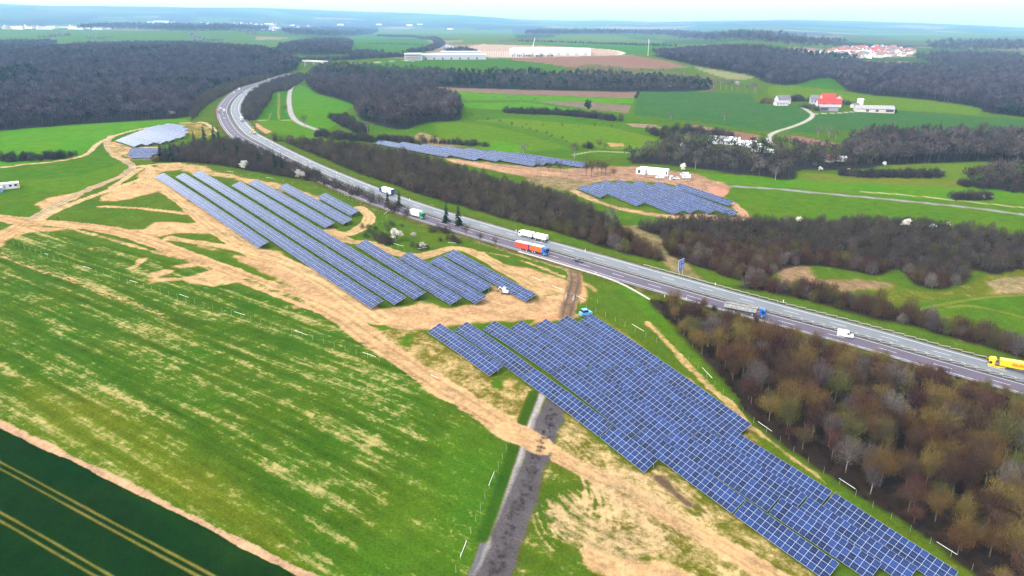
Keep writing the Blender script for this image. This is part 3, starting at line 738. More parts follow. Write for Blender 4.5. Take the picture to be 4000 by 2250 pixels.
green = np.clip((col[:, 1] / np.maximum(col[:, 0], 1e-4) - 1.0) / .35, 0, 1)[:, None]
col *= green * np.array((.44, .29, .16), np.float32) + (1 - green) * .42
dcol *= np.array((.45, .44, .43), np.float32)
_a, _b = U([(1000, 1330), (1430, 1490)])
STRIPE_ANG = math.atan2(_b[1] - _a[1], _b[0] - _a[0])
M_LAND = ground_mat()
ii = np.arange(NR - 1)[:, None] * NA + np.arange(NA - 1)[None, :]
ii = ii.ravel()
QF = np.stack([ii, ii + NA, ii + NA + 1, ii + 1], 1)
fcls = cls[QF[:, 0]]
GV = np.stack([GX, GY, GZ], 1)
for nm, k in CL.items():
    F = QF[fcls == k]
    if not len(F): continue
    used = np.zeros(N, bool); used[F.ravel()] = True
    remap = np.cumsum(used) - 1
    me = np_mesh(nm, GV[used], remap[F], M_LAND, dict(col=col[used], dcol=dcol[used], dirt=dirt[used], strp=strp[used]))
    me.polygons.foreach_set("use_smooth", np.ones(len(F), bool))
    link_mesh(nm, me)["kind"] = "structure"
del QF, fcls

# ------------------------------------------------------------------ motorway
def ribbon(name, o0, o1, dz, m, i0=0, i1=None, dash=None, kind="structure", label=None, cat=None):
    i1 = len(ROAD) - 1 if i1 is None else i1
    V = []; F = []
    def piece(a, b):
        k = len(V)
        idx = np.unique(np.r_[a, np.arange(math.ceil(a), math.floor(b) + 1), b])
        for q in idx:
            f = int(min(q, len(ROAD) - 2)); t = q - f
            for o_ in (o0, o1):
                p = (ROAD[f] + ROAD_N[f] * o_) * (1 - t) + (ROAD[f + 1] + ROAD_N[f + 1] * o_) * t
                V.append((p[0], p[1], (ROAD_Z[f] * (1 - t) + ROAD_Z[f + 1] * t) + dz))
        for j in range(len(idx) - 1):
            F.append((k + 2 * j, k + 2 * j + 1, k + 2 * j + 3, k + 2 * j + 2))
    if dash:
        q = float(i0)
        while q + dash[0] < i1:
            piece(q, q + dash[0]); q += dash[1]
    else:
        piece(i0, i1)
    me = bpy.data.meshes.new(name)
    me.from_pydata(V, [], F); me.materials.append(m); me.update()
    o = link_mesh(name, me)
    if kind: o["kind"] = kind
    tag(o, label, cat)
    return o

def asphalt(name, c, vr=.16):
    m = mat(name, c, .85, .25)
    nt = m.node_tree; L = nt.links.new
    geo = nt.nodes.new("ShaderNodeNewGeometry")
    n = nt.nodes.new("ShaderNodeTexNoise"); n.inputs["Scale"].default_value = .12; n.inputs["Detail"].default_value = 6
    n2 = nt.nodes.new("ShaderNodeTexNoise"); n2.inputs["Scale"].default_value = 4.; n2.inputs["Detail"].default_value = 3
    L(geo.outputs["Position"], n.inputs["Vector"]); L(geo.outputs["Position"], n2.inputs["Vector"])
    ad = nt.nodes.new("ShaderNodeMath"); ad.operation = 'ADD'
    L(n.outputs[0], ad.inputs[0]); L(n2.outputs[0], ad.inputs[1])
    mr = nt.nodes.new("ShaderNodeMapRange")
    mr.inputs["From Min"].default_value = .7; mr.inputs["From Max"].default_value = 1.3
    mr.inputs["To Min"].default_value = 1 - vr; mr.inputs["To Max"].default_value = 1 + vr
    L(ad.outputs[0], mr.inputs[0])
    sc = nt.nodes.new("ShaderNodeVectorMath"); sc.operation = 'SCALE'; sc.inputs[0].default_value = c
    L(mr.outputs[0], sc.inputs["Scale"]); L(sc.outputs[0], nt.nodes["Principled BSDF"].inputs["Base Color"])
    return m

M_ASPH_N = asphalt("asphalt_violet_grey", (.050, .040, .056))
M_ASPH_F = asphalt("asphalt_blue_grey", (.085, .092, .100))
M_SHOULD = asphalt("shoulder_grey", (.11, .11, .11))
M_MEDIAN = asphalt("median_gravel", (.030, .027, .025), .4)
M_PAINT = mat("road_paint", (.42, .41, .41), .6, .3)
M_STEEL = mat("galvanised_steel", (.15, .15, .145), .6, .3, .0)
M_CONC = mat("concrete", (.24, .225, .205), .8, .2, var=.15, scale=.6)

ribbon("motorway_carriageway", 1.75, 11.2, .06, M_ASPH_N)
ribbon("motorway_carriageway", -12.2, -1.75, .06, M_ASPH_F)
ribbon("motorway_shoulder", 11.2, 12.0, .05, M_SHOULD)
ribbon("motorway_median", -1.75, 1.75, .05, M_MEDIAN)
for o_ in (2.30, 10.05, -2.30):
    ribbon("lane_marking", o_ - .11, o_ + .11, .075, M_PAINT)
ribbon("lane_marking", -10.25, -9.98, .075, M_PAINT)
for o_ in (6.15, -6.15):
    ribbon("lane_marking", o_ - .10, o_ + .10, .075, M_PAINT, dash=(1.5, 4.5))

def guardrail(offs, i0, i1, label, double=False):
    mb = MB()
    for o_ in offs:
        pts = [road_pt(i, o_) for i in range(i0, i1)]
        for a, b in zip(pts[:-1], pts[1:]):
            dx, dy = b[0] - a[0], b[1] - a[1]
            L = math.hypot(dx, dy)
            c = ((a[0] + b[0]) / 2, (a[1] + b[1]) / 2, (a[2] + b[2]) / 2 + .66)
            mb.box(c, (L + .05, .10, .31), 0, math.atan2(dy, dx))
            mb.box((a[0], a[1], a[2] + .28), (.12, .10, .55), 0, math.atan2(dy, dx))
    o = mb.build("guardrail", M_STEEL)
    return tag(o, label, "guardrail")

iA = road_near(2480, 1035)[0]
iB = road_near(2700, 1190)[0]
guardrail((-.85, .85), 0, len(ROAD) - 10, "double grey steel guardrail along the dark strip between the two carriageways")
guardrail((-13.0,), 0, iA, "steel guardrail along the far edge of the motorway, running right from the blue sign")
guardrail((12.4,), 0, road_near(2500, 1130)[0], "steel guardrail along the camera side of the motorway, above the near wood")
iC = road_near(872, 430)[0]
guardrail((-13.0,), iC - 42, iC + 10, "steel guardrail on the inner side of the far bend by the shrubs")
guardrail((12.6,), iC - 25, len(ROAD) - 10, "steel guardrail on the outer side of the far bend below the wooded hill")

# concrete drainage channel that leaves the road and drops to the wood
ch = resample(smooth_line(U([(2025, 983), (2120, 1010), (2227, 1043), (2330, 1073), (2420, 1104), (2500, 1148), (2545, 1176)])[:, :2], 2), 3.0)
mb = MB()
for a, b in zip(ch[:-1], ch[1:]):
    L = math.hypot(*(b - a)); c = (a + b) / 2
    mb.box((c[0], c[1], gz(c[0], c[1]) + .16), (L + .02, .55, .5), 0, math.atan2(b[1] - a[1], b[0] - a[0]))
tag(mb.build("drainage_channel", M_CONC), "pale concrete drainage channel curving from the motorway edge towards the near wood", "channel")

# ------------------------------------------------------------------ vegetation prototypes (numpy triangle soups)
def slivers(P, D, L, W, rng):
    """thin triangles: base at P - D*L/2, tip at P + D*L/2"""
    n = len(P)
    R = rng.normal(size=(n, 3))
    Sx = np.cross(D, R); Sx /= np.linalg.norm(Sx, axis=1)[:, None] + 1e-9
    L = np.asarray(L).reshape(-1, 1); W = np.asarray(W).reshape(-1, 1)
    A = P - D * L / 2 - Sx * W / 2; B = P - D * L / 2 + Sx * W / 2; T = P + D * L / 2
    V = np.stack([A, B, T], 1).reshape(-1, 3)
    return V, np.arange(3 * n).reshape(-1, 3)

def tube_np(a, b, r0, r1, n=4):
    a = np.asarray(a, float); b = np.asarray(b, float)
    d = b - a; d = d / (np.linalg.norm(d) + 1e-9)
    u = np.cross(d, [0.3, .9, .2]); u /= np.linalg.norm(u) + 1e-9
    w = np.cross(d, u)
    V = []
    for p, r in ((a, r0), (b, r1)):
        for i in range(n):
            t = 2 * math.pi * i / n
            V.append(p + (u * math.cos(t) + w * math.sin(t)) * r)
    F = []
    for i in range(n):
        j = (i + 1) % n
        F += [(i, j, j + n), (i, j + n, i + n)]
    return np.array(V), np.array(F)

def cat_geo(parts):
    V = []; F = []; k = 0
    for v, f in parts:
        V.append(v); F.append(f + k); k += len(v)
    return np.concatenate(V), np.concatenate(F)

def unit(a):
    return a / (np.linalg.norm(a, axis=1)[:, None] + 1e-9)

def bare_tree(seed, h, w, ntw, twl, tww, base=.22, nlimb=9, up=.55):
    """trunk with limbs, and the fan of fine twigs above it"""
    rng = np.random.default_rng(seed)
    wood = [tube_np((0, 0, -.6), (rng.normal() * .15, rng.normal() * .15, h * .45), h * .014 + .05, h * .009 + .03, 5)]
    tips = []
    for i in range(nlimb):
        an = i * 2.4 + rng.uniform(-.4, .4)
        z0 = h * rng.uniform(base, .5)
        rr = w * .5 * rng.uniform(.35, .95)
        z1 = h * rng.uniform(.55, .97) * (1 - .25 * (rr / (w * .5)) ** 2)
        m_ = np.array([math.cos(an) * rr * .45, math.sin(an) * rr * .45, z0 + (z1 - z0) * .55])
        e = np.array([math.cos(an) * rr, math.sin(an) * rr, z1])
        wood.append(tube_np((0, 0, z0), m_, h * .007 + .02, h * .005 + .015, 3))
        wood.append(tube_np(m_, e, h * .005 + .015, .012, 3))
        tips += [m_, e, (m_ + e) / 2]
    tips = np.array(tips)
    # twigs spring from the limbs and reach up and out
    n = ntw
    src = tips[rng.integers(0, len(tips), n)]
    q = unit(rng.normal(size=(n, 3))) * (rng.random((n, 1)) ** .5) * np.array([w * .30, w * .30, h * .2])
    P = src + q
    P[:, 2] = np.clip(P[:, 2], h * base * .9, None)
    org = np.array([0, 0, h * .30])
    D = unit(unit(P - org) * .9 + np.array([0, 0, up]) + rng.normal(size=(n, 3)) * .38)
    tw = slivers(P, D, twl * rng.uniform(.6, 1.35, n), tww * rng.uniform(.7, 1.3, n), rng)
    return cat_geo(wood), tw

def shrub(seed, h, w, ntw, twl, tww, stems=8):
    rng = np.random.default_rng(seed)
    parts = []
    for i in range(stems):
        an = rng.uniform(0, 6.3); rr = w * .4 * rng.random() ** .6
        parts.append(tube_np((math.cos(an) * rr * .35, math.sin(an) * rr * .35, -.4), (math.cos(an) * rr, math.sin(an) * rr, h * rng.uniform(.6, .95)), .05 + h * .004, .012, 3))
    u = unit(rng.normal(size=(ntw, 3))); u[:, 2] = np.abs(u[:, 2])
    P = u * (rng.random((ntw, 1)) ** .38) * np.array([w * .48, w * .48, h * .72]) + np.array([0, 0, h * .14])
    D = unit(u * .8 + np.array([0, 0, .75]) + rng.normal(size=(ntw, 3)) * .42)
    parts.append(slivers(P, D, twl * rng.uniform(.6, 1.4, ntw), tww * rng.uniform(.7, 1.3, ntw), rng))
    return cat_geo(parts)

def conifer(seed, h, w, tiers=14, per=11):
    rng = np.random.default_rng(seed)
    trunk = tube_np((0, 0, -.5), (0, 0, h * .96), h * .016, .03, 5)
    V = []; F = []
    for t in range(tiers):
        f = t / (tiers - 1)
        z = h * (.10 + .88 * f); r = w * .5 * (1 - f) ** .85 + .12
        for i in range(per):
            an = rng.uniform(0, 6.3); rr = r * rng.uniform(.7, 1.12)
            c = np.array([math.cos(an), math.sin(an), 0]); s = np.array([-c[1], c[0], 0])
            z0 = z + rng.uniform(-.3, .3)
            a = np.array([0, 0, z0 + rr * .18]); tip = c * rr + np.array([0, 0, z0 - rr * .28])
            m1 = c * rr * .6 + s * rr * .27 + np.array([0, 0, z0 - rr * .10]); m2 = c * rr * .6 - s * rr * .27 + np.array([0, 0, z0 - rr * .16])
            k = len(V); V += [a, m1, tip, m2]; F += [(k, k + 1, k + 2), (k, k + 2, k + 3)]
    return trunk, (np.array(V), np.array(F))

def leafy(seed, h, w, n, size, base=.25, clumps=14):
    """crown of leaf clumps (pine, evergreen, blossom) on a trunk with limbs"""
    rng = np.random.default_rng(seed)
    wood = [tube_np((0, 0, -.5), (0, 0, h * .6), h * .018 + .04, h * .008 + .02, 5)]
    u = unit(rng.normal(size=(clumps, 3)))
    cc = u * (rng.random((clumps, 1)) ** .4) * np.array([w * .36, w * .36, h * (1 - base) * .38]) + np.array([0, 0, h * (base + (1 - base) * .52)])
    for c in cc:
        wood.append(tube_np((0, 0, h * base), c, .05 + h * .004, .02, 3))
    k = rng.integers(0, clumps, n)
    P = cc[k] + unit(rng.normal(size=(n, 3))) * (rng.random((n, 1)) ** .45) * np.array([w * .2, w * .2, h * .13])
    A = rng.normal(size=(n, 3)); A = unit(A); B = unit(np.cross(A, rng.normal(size=(n, 3))))
    s = size * rng.uniform(.6, 1.4, (n, 1))
    V = np.stack([P - A * s * .5, P + B * s * .45, P + A * s * .5, P - B * s * .45], 1).reshape(-1, 3)
    i = np.arange(n)[:, None] * 4
    F = np.concatenate([i + [0, 1, 2], i + [0, 2, 3]], 1).reshape(-1, 3)
    return cat_geo(wood), (V, F)

def merged(name, protos, XYZ, scale, tints, m, label, cat, kind="stuff", sq=None, rng=RNG):
    """many plants of a wood that reads as one mass, as one object"""
    Vs = []; Fs = []; Ts = []; k = 0
    which = rng.integers(0, len(protos), len(XYZ))
    ang = rng.uniform(0, 6.283, len(XYZ))
    for p, (v, f) in enumerate(protos):
        sel = np.nonzero(which == p)[0]
        if not len(sel): continue
        c, s = np.cos(ang[sel])[:, None], np.sin(ang[sel])[:, None]
        sc = scale[sel][:, None]
        sz = sc * rng.uniform(.85, 1.2, sc.shape)
        x = (v[None, :, 0] * c - v[None, :, 1] * s) * sc + XYZ[sel, 0:1]
        y = (v[None, :, 0] * s + v[None, :, 1] * c) * sc + XYZ[sel, 1:2]
        z = v[None, :, 2] * sz + XYZ[sel, 2:3]
        Vs.append(np.stack([x, y, z], 2).reshape(-1, 3))
        Fs.append((f[None] + (np.arange(len(sel)) * len(v))[:, None, None]).reshape(-1, 3) + k)
        Ts.append(np.repeat(tints[sel], len(v), 0))
        k += len(sel) * len(v)
    V = np.concatenate(Vs); F = np.concatenate(Fs); T = np.concatenate(Ts)
    me = np_mesh(name, V, F, m, dict(tint=T.astype(np.float32)))
    o = link_mesh(name, me)
    return tag(o, label, cat, kind=kind)

def scatter(poly, step, rng=RNG, jit=.85, wob=0):
    x0, y0 = poly.min(0); x1, y1 = poly.max(0)
    gx, gy = np.meshgrid(np.arange(x0, x1, step), np.arange(y0, y1, step))
    gx = gx.ravel() + rng.uniform(-.5, .5, gx.size) * step * jit
    gy = gy.ravel() + rng.uniform(-.5, .5, gy.size) * step * jit
    ok = inside(gx, gy, poly)
    gx, gy = gx[ok], gy[ok]
    # nothing outside what this view or a step aside could see
    ok = np.abs(np.arctan2(gx, gy)) < math.radians(42)
    gx, gy = gx[ok], gy[ok]
    return np.stack([gx, gy, hz(gx, gy)], 1)

def in_frame(XYZ, h=6):
    d = XYZ[:, 1] * math.cos(PITCH) + (CAM_H - XYZ[:, 2]) * math.sin(PITCH)
    u = XYZ[:, 0] / d * FPX
    w = ((XYZ[:, 2] + h * .6 - CAM_H) * math.cos(PITCH) + XYZ[:, 1] * math.sin(PITCH)) / d * FPX
    return (np.abs(u) < 1990) & (np.abs(w) < 1115)

def tint(n, cols, rng=RNG, jit=.25):
    c = .36 * np.array(cols, float)[rng.integers(0, len(cols), n)]
    return c * rng.uniform(1 - jit, 1 + jit, (n, 1)) * rng.uniform(.93, 1.07, (n, 3))

M_TINT = foliage_mat("twigs_of_many_plants", (1, 1, 1), True)
M_BARK = mat("bark", (.085, .065, .05), .95, .05, var=.3, scale=1.5)
M_BARK_PALE = mat("pale_bark", (.17, .15, .135), .9, .1, var=.3, scale=1.5)
TWIG = {'ochre': foliage_mat("twigs_ochre", (.075, .046, .013)), 'brown': foliage_mat("twigs_brown", (.040, .023, .012)),
        'grey': foliage_mat("twigs_grey", (.058, .045, .039)), 'red': foliage_mat("twigs_reddish", (.046, .022, .014)),
        'olive': foliage_mat("twigs_olive", (.046, .040, .011))}
M_NEEDLE = foliage_mat("needles", (.006, .013, .006), var=.5)
M_PINE = foliage_mat("pine_needles", (.011, .022, .007), var=.5)
M_BLOSSOM = foliage_mat("white_blossom", (.36, .345, .30), var=.12, sat=.01)
M_LEAF = foliage_mat("young_leaves", (.07, .085, .015), var=.4)

def put(name, me_parts, x, y, z, s, rz, label, cat, group, sz=1.0):
    """a plant as a thing: an empty with its trunk and crown"""
    o = empty(name, (x, y, z), rz, label, cat, group)
    o.scale = (s, s, s * sz)
    for pn, me in me_parts:
        link_mesh(pn, me, o)
    return o

# ------------------------------------------------------------------ near wood: individual trees
BT = {}
for ci, c in enumerate(('ochre', 'brown', 'grey', 'red', 'olive')):
    for k in range(2):
        wd, tw = bare_tree(100 + ci * 7 + k, 12.0, (9.0, 7.0)[k], 2600, 1.15, .085, nlimb=16, up=(.55, .9)[k])
        bark = M_BARK_PALE if c == 'grey' else M_BARK
        BT[c, k] = [("trunk", np_mesh("trunk", *wd, bark)), ("crown", np_mesh("crown", *tw, TWIG[c]))]
near_pts = scatter(WXY['near'], 5.9)
rng = np.random.default_rng(5)
rng.shuffle(near_pts)
vis = in_frame(near_pts, 9)
dist = np.hypot(near_pts[:, 0], near_pts[:, 1])
order = np.argsort(np.where(vis, dist, 1e6))
IND = order[:300]
REST = order[300:]
d_fence = seg_dist(near_pts[:, 0], near_pts[:, 1], U([(2575, 1220), (2720, 1375), (2855, 1520), (3000, 1695), (3250, 1862), (3550, 2062), (3860, 2275), (4200, 2500)])[:, :2])
d_mway = seg_dist(near_pts[:, 0], near_pts[:, 1], ROAD[::3])
LOOK = {'ochre': 'ochre-tipped', 'brown': 'dark brown', 'grey': 'pale grey', 'red': 'reddish brown', 'olive': 'olive-tinged'}
for i in IND:
    x, y, z = near_pts[i]
    c = rng.choice(['ochre', 'brown', 'grey', 'red', 'olive'], p=[.30, .30, .09, .21, .10])
    k = int(rng.integers(0, 2))
    edge = sm(d_mway[i], 13, 40)
    s = float(rng.uniform(.62, 1.12) * (.45 + .55 * edge)) * (.75 if d_fence[i] < 4 else 1)
    where = 'beside the motorway' if d_mway[i] < 30 else ('along the fence by the solar field' if d_fence[i] < 9 else ('in the middle of the near wood' if y > 165 else 'in the lower right corner'))
    size = 'tall' if s > .95 else ('small' if s < .65 else 'mid-sized')
    form = ('broad', 'narrow upright')[k]
    lab = f"{size} {form} bare tree with {LOOK[c]} twigs {where}"
    put("bare_tree", BT[c, k], x, y, z, s, rng.uniform(0, 6.28), lab, "tree", "bare trees of the near wood", rng.uniform(.9, 1.2))
# the rest of that wood and its undergrowth
lod1 = [cat_geo(bare_tree(300 + k, 12.5, 7.5, 420, 1.6, .12, nlimb=8)) for k in range(4)]
if len(REST): merged("bare_woodland", lod1, near_pts[REST], rng.uniform(.6, 1.05, len(REST)) * (.45 + .55 * sm(d_mway[REST], 13, 40)), tint(len(REST), [(.15, .10, .045), (.12, .08, .05), (.14, .085, .06)]), M_TINT,
       "brown bare wood between the motorway and the large solar field, the trees not counted singly", "woodland")
SH1 = [shrub(400 + k, 3.2, 3.6, 130, 1.1, .075, 5) for k in range(4)]
ug = scatter(WXY['near'], 3.4)
merged("undergrowth", SH1, ug, RNG.uniform(.45, 1.0, len(ug)), tint(len(ug), [(.032, .018, .012), (.042, .022, .014), (.028, .02, .011), (.05, .03, .017)]), M_TINT,
       "low brown undergrowth between the trunks of the near wood", "undergrowth")

# ------------------------------------------------------------------ roadside shrubs: 300 singly, the rest as masses
SHM = {}
for ci, (c, mt) in enumerate((('brown', TWIG['brown']), ('grey', TWIG['grey']), ('olive', TWIG['olive']), ('red', TWIG['red']))):
    for k in range(2):
        v, f = shrub(500 + ci * 5 + k, 6.0, 5.4, 520, 1.35, .085, 9)
        SHM[c, k] = np_mesh("bare_shrub", v, f, mt)
SH2 = [shrub(600 + k, 6.0, 5.6, 170, 1.8, .17, 5) for k in range(5)]
zones = {
 'thicket': (4.3, (.75, 1.25), 'in the dark thicket below the right-hand arrays', [(.075, .055, .042), (.095, .070, .055), (.085, .06, .035), (.11, .085, .07), (.09, .08, .04)]),
 'verge_far': (4.6, (.8, 1.35), 'on the bank beyond the motorway', [(.095, .068, .042), (.12, .085, .055), (.11, .09, .04), (.08, .058, .045), (.13, .105, .06)]),
 'verge_right': (3.6, (.8, 1.45), 'on the far roadside at the right edge', [(.12, .09, .05), (.10, .075, .045), (.12, .105, .045)]),
 'verge_left': (4.6, (.7, 1.35), 'left of the motorway', [(.10, .075, .05), (.12, .09, .06), (.09, .065, .05)]),
 'bend_left': (5.0, (.9, 1.5), '', [(.13, .10, .07), (.11, .08, .06), (.15, .12, .06)]),
 'bend_right': (5.0, (.9, 1.6), '', [(.10, .08, .07), (.12, .10, .075), (.09, .07, .06)]),
}
allp = []; info = []
for zn, (step, sr, where, tn) in zones.items():
    pts = scatter(WXY[zn], step)
    for p in pts: allp.append(p); info.append(zn)
allp = np.array(allp); info = np.array(info)
d = np.hypot(allp[:, 0], allp[:, 1])
od = np.argsort(np.where(in_frame(allp, 5) & np.isin(info, ['thicket', 'verge_far', 'verge_right', 'verge_left']), d, 1e6))
single = np.zeros(len(allp), bool); single[od[:300]] = True
for i in np.nonzero(single)[0]:
    zn = info[i]; step, sr, where, tn = zones[zn]
    c = rng.choice(['brown', 'grey', 'olive', 'red'], p=[.45, .17, .2, .18]); k = int(rng.integers(0, 2))
    s = rng.uniform(*sr)
    o = link_mesh("bare_shrub", SHM[c, k], None, tuple(allp[i]))
    o.rotation_euler.z = rng.uniform(0, 6.28); o.scale = (s, s, s * rng.uniform(.85, 1.25))
    size = 'big' if s > 1.12 else ('low' if s < .9 else 'mid-sized')
    tag(o, f"{size} bare shrub with {LOOK[c]} twigs {where}", "shrub", "bare shrubs along the motorway")
ZL = {'thicket': "dark brown thicket of bare shrubs below the right-hand solar arrays", 'verge_far': "long brown belt of bare shrubs on the bank beyond the motorway",
      'verge_right': "row of brown bare shrubs behind the far guardrail at the right edge", 'verge_left': "mixed dark belt of bare shrubs between the middle arrays and the motorway",
      'bend_left': "greyish bare shrubs on the outer side of the motorway bend", 'bend_right': "grey-brown bare shrubs inside the motorway bend"}
for zn, (step, sr, where, tn) in zones.items():
    sel = np.nonzero((info == zn) & ~single)[0]
    if len(sel):
        merged("shrub_belt", SH2, allp[sel], rng.uniform(*sr, len(sel)), tint(len(sel), tn), M_TINT, ZL[zn], "shrubs")

# ------------------------------------------------------------------ distant woods
def dome_tree(seed, h, w, n):
    """far bare tree: rounded crown of broad twig sprays on a trunk"""
    rng = np.random.default_rng(seed)
    u = unit(rng.normal(size=(n, 3))); u[:, 2] = np.abs(u[:, 2]) * 1.1 - .15
    lump = 1 + .22 * np.sin(3 * np.arctan2(u[:, 1], u[:, 0]) + seed) * (1 - u[:, 2])
    P = u * (rng.random((n, 1)) ** .25) * lump[:, None] * np.array([w * .46, w * .46, h * .42]) + np.array([0, 0, h * .5])
    D = unit(u + np.array([0, 0, .5]) + rng.normal(size=(n, 3)) * .5)
    return cat_geo([tube_np((0, 0, -.5), (0, 0, h * .6), .22, .1, 3), slivers(P, D, rng.uniform(1.6, 3.6, n), rng.uniform(.5, 1.0, n), rng)])
FAR = [dome_tree(700 + k, 15, 9.5, 64) for k in range(6)]
FARP = [conifer(720 + k, 17, 6.5, 7, 6)[1] for k in range(2)] + [leafy(724 + k, 13, 8, 46, 2.2)[1] for k in range(2)]
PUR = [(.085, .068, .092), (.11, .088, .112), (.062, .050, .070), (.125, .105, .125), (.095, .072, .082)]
DGR = [(.018, .032, .018), (.022, .042, .018), (.015, .026, .018)]
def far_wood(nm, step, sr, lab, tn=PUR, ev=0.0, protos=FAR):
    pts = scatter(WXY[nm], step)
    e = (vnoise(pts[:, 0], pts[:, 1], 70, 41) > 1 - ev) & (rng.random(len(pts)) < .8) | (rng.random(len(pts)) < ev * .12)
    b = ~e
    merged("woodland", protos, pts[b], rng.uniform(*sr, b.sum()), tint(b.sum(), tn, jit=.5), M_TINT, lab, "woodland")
    if e.sum() > 3:
        merged("evergreen_woodland", FARP, pts[e], rng.uniform(sr[0], sr[1], e.sum()), tint(e.sum(), DGR), M_TINT, lab.replace('bare', 'evergreen'), "woodland")
far_wood('hill_left', 7.4, (.8, 1.25), "purple-brown bare wood covering the hill at the upper left", ev=.30)
far_wood('hill_mid', 9, (.8, 1.2), "bluish bare wood on the small hill behind the motorway bend")
far_wood('hill_far_left', 12, (.9, 1.3), "bluish bare wood in the hollow at the far left edge")
far_wood('hill_right', 8.2, (.8, 1.25), "purple-brown bare wood along the hillside at the upper right", ev=.08)
far_wood('right_mid', 5.6, (.7, 1.15), "grey-brown bare wood at the right edge below the farm fields", [(.10, .078, .072), (.12, .095, .085), (.085, .066, .06)])
far_wood('valley', 6.2, (.35, .95), "grey bare trees and bushes filling the little valley behind the site", [(.10, .08, .065), (.12, .10, .08), (.085, .07, .055), (.11, .10, .05)])
far_wood('right_edge', 5.5, (.6, 1.0), "dark bare trees at the right edge above the lane", [(.085, .065, .055), (.11, .085, .07)])
far_wood('central', 6.0, (.75, 1.15), "dark purple bare wood in the middle distance right of the motorway bend", [(.095, .072, .075), (.115, .09, .088), (.08, .06, .06)], ev=.10)
far_wood('band', 7.0, (.45, .95), "dark band of mixed bare trees along the slope below the plateau", [(.085, .07, .065), (.10, .08, .075), (.075, .06, .06), (.10, .09, .06)], ev=.45)

# ------------------------------------------------------------------ solar arrays
def module_mat():
    m = bpy.data.materials.new("solar_modules")
    m.use_nodes = True
    nt = m.node_tree; L = nt.links.new
    b = nt.nodes["Principled BSDF"]
    uv = nt.nodes.new("ShaderNodeUVMap"); uv.uv_map = "modules"
    sp = nt.nodes.new("ShaderNodeSeparateXYZ"); L(uv.outputs[0], sp.inputs[0])
    def mth(op, a, b_=None, clamp=False):
        n = nt.nodes.new("ShaderNodeMath"); n.operation = op; n.use_clamp = clamp
        for k, x in enumerate((a, b_)):
            if x is None: continue
            if isinstance(x, (int, float)): n.inputs[k].default_value = x
            else: L(x, n.inputs[k])
        return n.outputs[0]
    def line(x, half):                       # 1 on a line of the given half width around whole numbers
        f = mth('FRACT', x); d_ = mth('MINIMUM', f, mth('SUBTRACT', 1.0, f))
        return mth('LESS_THAN', d_, half)
    thick = mth('MAXIMUM', line(sp.outputs[0], .019), line(sp.outputs[1], .017))
    thin = line(mth('MULTIPLY', sp.outputs[1], 2.0), .030)
    fl = nt.nodes.new("ShaderNodeVectorMath"); fl.operation = 'FLOOR'
    sc2 = nt.nodes.new("ShaderNodeVectorMath"); sc2.operation = 'MULTIPLY'; sc2.inputs[1].default_value = (1, 1, 1)
    L(uv.outputs[0], sc2.inputs[0]); L(sc2.outputs[0], fl.inputs[0])
    wnz = nt.nodes.new("ShaderNodeTexWhiteNoise"); wnz.noise_dimensions = '3D'
    oi = nt.nodes.new("ShaderNodeObjectInfo")
    ad = nt.nodes.new("ShaderNodeVectorMath"); ad.operation = 'ADD'
    L(fl.outputs[0], ad.inputs[0]); L(oi.outputs["Location"], ad.inputs[1]); L(ad.outputs[0], wnz.inputs["Vector"])
    cr = nt.nodes.new("ShaderNodeValToRGB")
    e = cr.color_ramp.elements
    e[0].position = 0; e[0].color = (.002, .005, .022, 1)
    e[1].position = 1; e[1].color = (.008, .020, .078, 1)
    x = e.new(.18); x.color = (.0035, .009, .038, 1)
    x = e.new(.8); x.color = (.0055, .014, .056, 1)
    L(wnz.outputs["Value"], cr.inputs[0])
    m1 = nt.nodes.new("ShaderNodeMix"); m1.data_type = 'RGBA'; m1.inputs[7].default_value = (.035, .05, .115, 1)
    L(thin, m1.inputs[0]); L(cr.outputs[0], m1.inputs[6])
    m2 = nt.nodes.new("ShaderNodeMix"); m2.data_type = 'RGBA'; m2.inputs[7].default_value = (.22, .25, .30, 1)
    L(thick, m2.inputs[0]); L(m1.outputs[2], m2.inputs[6])
    L(m2.outputs[2], b.inputs["Base Color"])
    b.inputs["Roughness"].default_value = .10
    b.inputs["Specular IOR Level"].default_value = .22
    return m

M_MOD = module_mat()
M_FRAME = mat("aluminium_edge", (.30, .31, .32), .4, .5, .4)
M_RACK = mat("zinc_rack", (.30, .31, .32), .5, .4, .5)
_pm = MB(); _pm.tube((0, 0, -.5), (0, 0, 1), .09, .09, 6)
POST_ME = _pm.mesh("post", M_RACK)

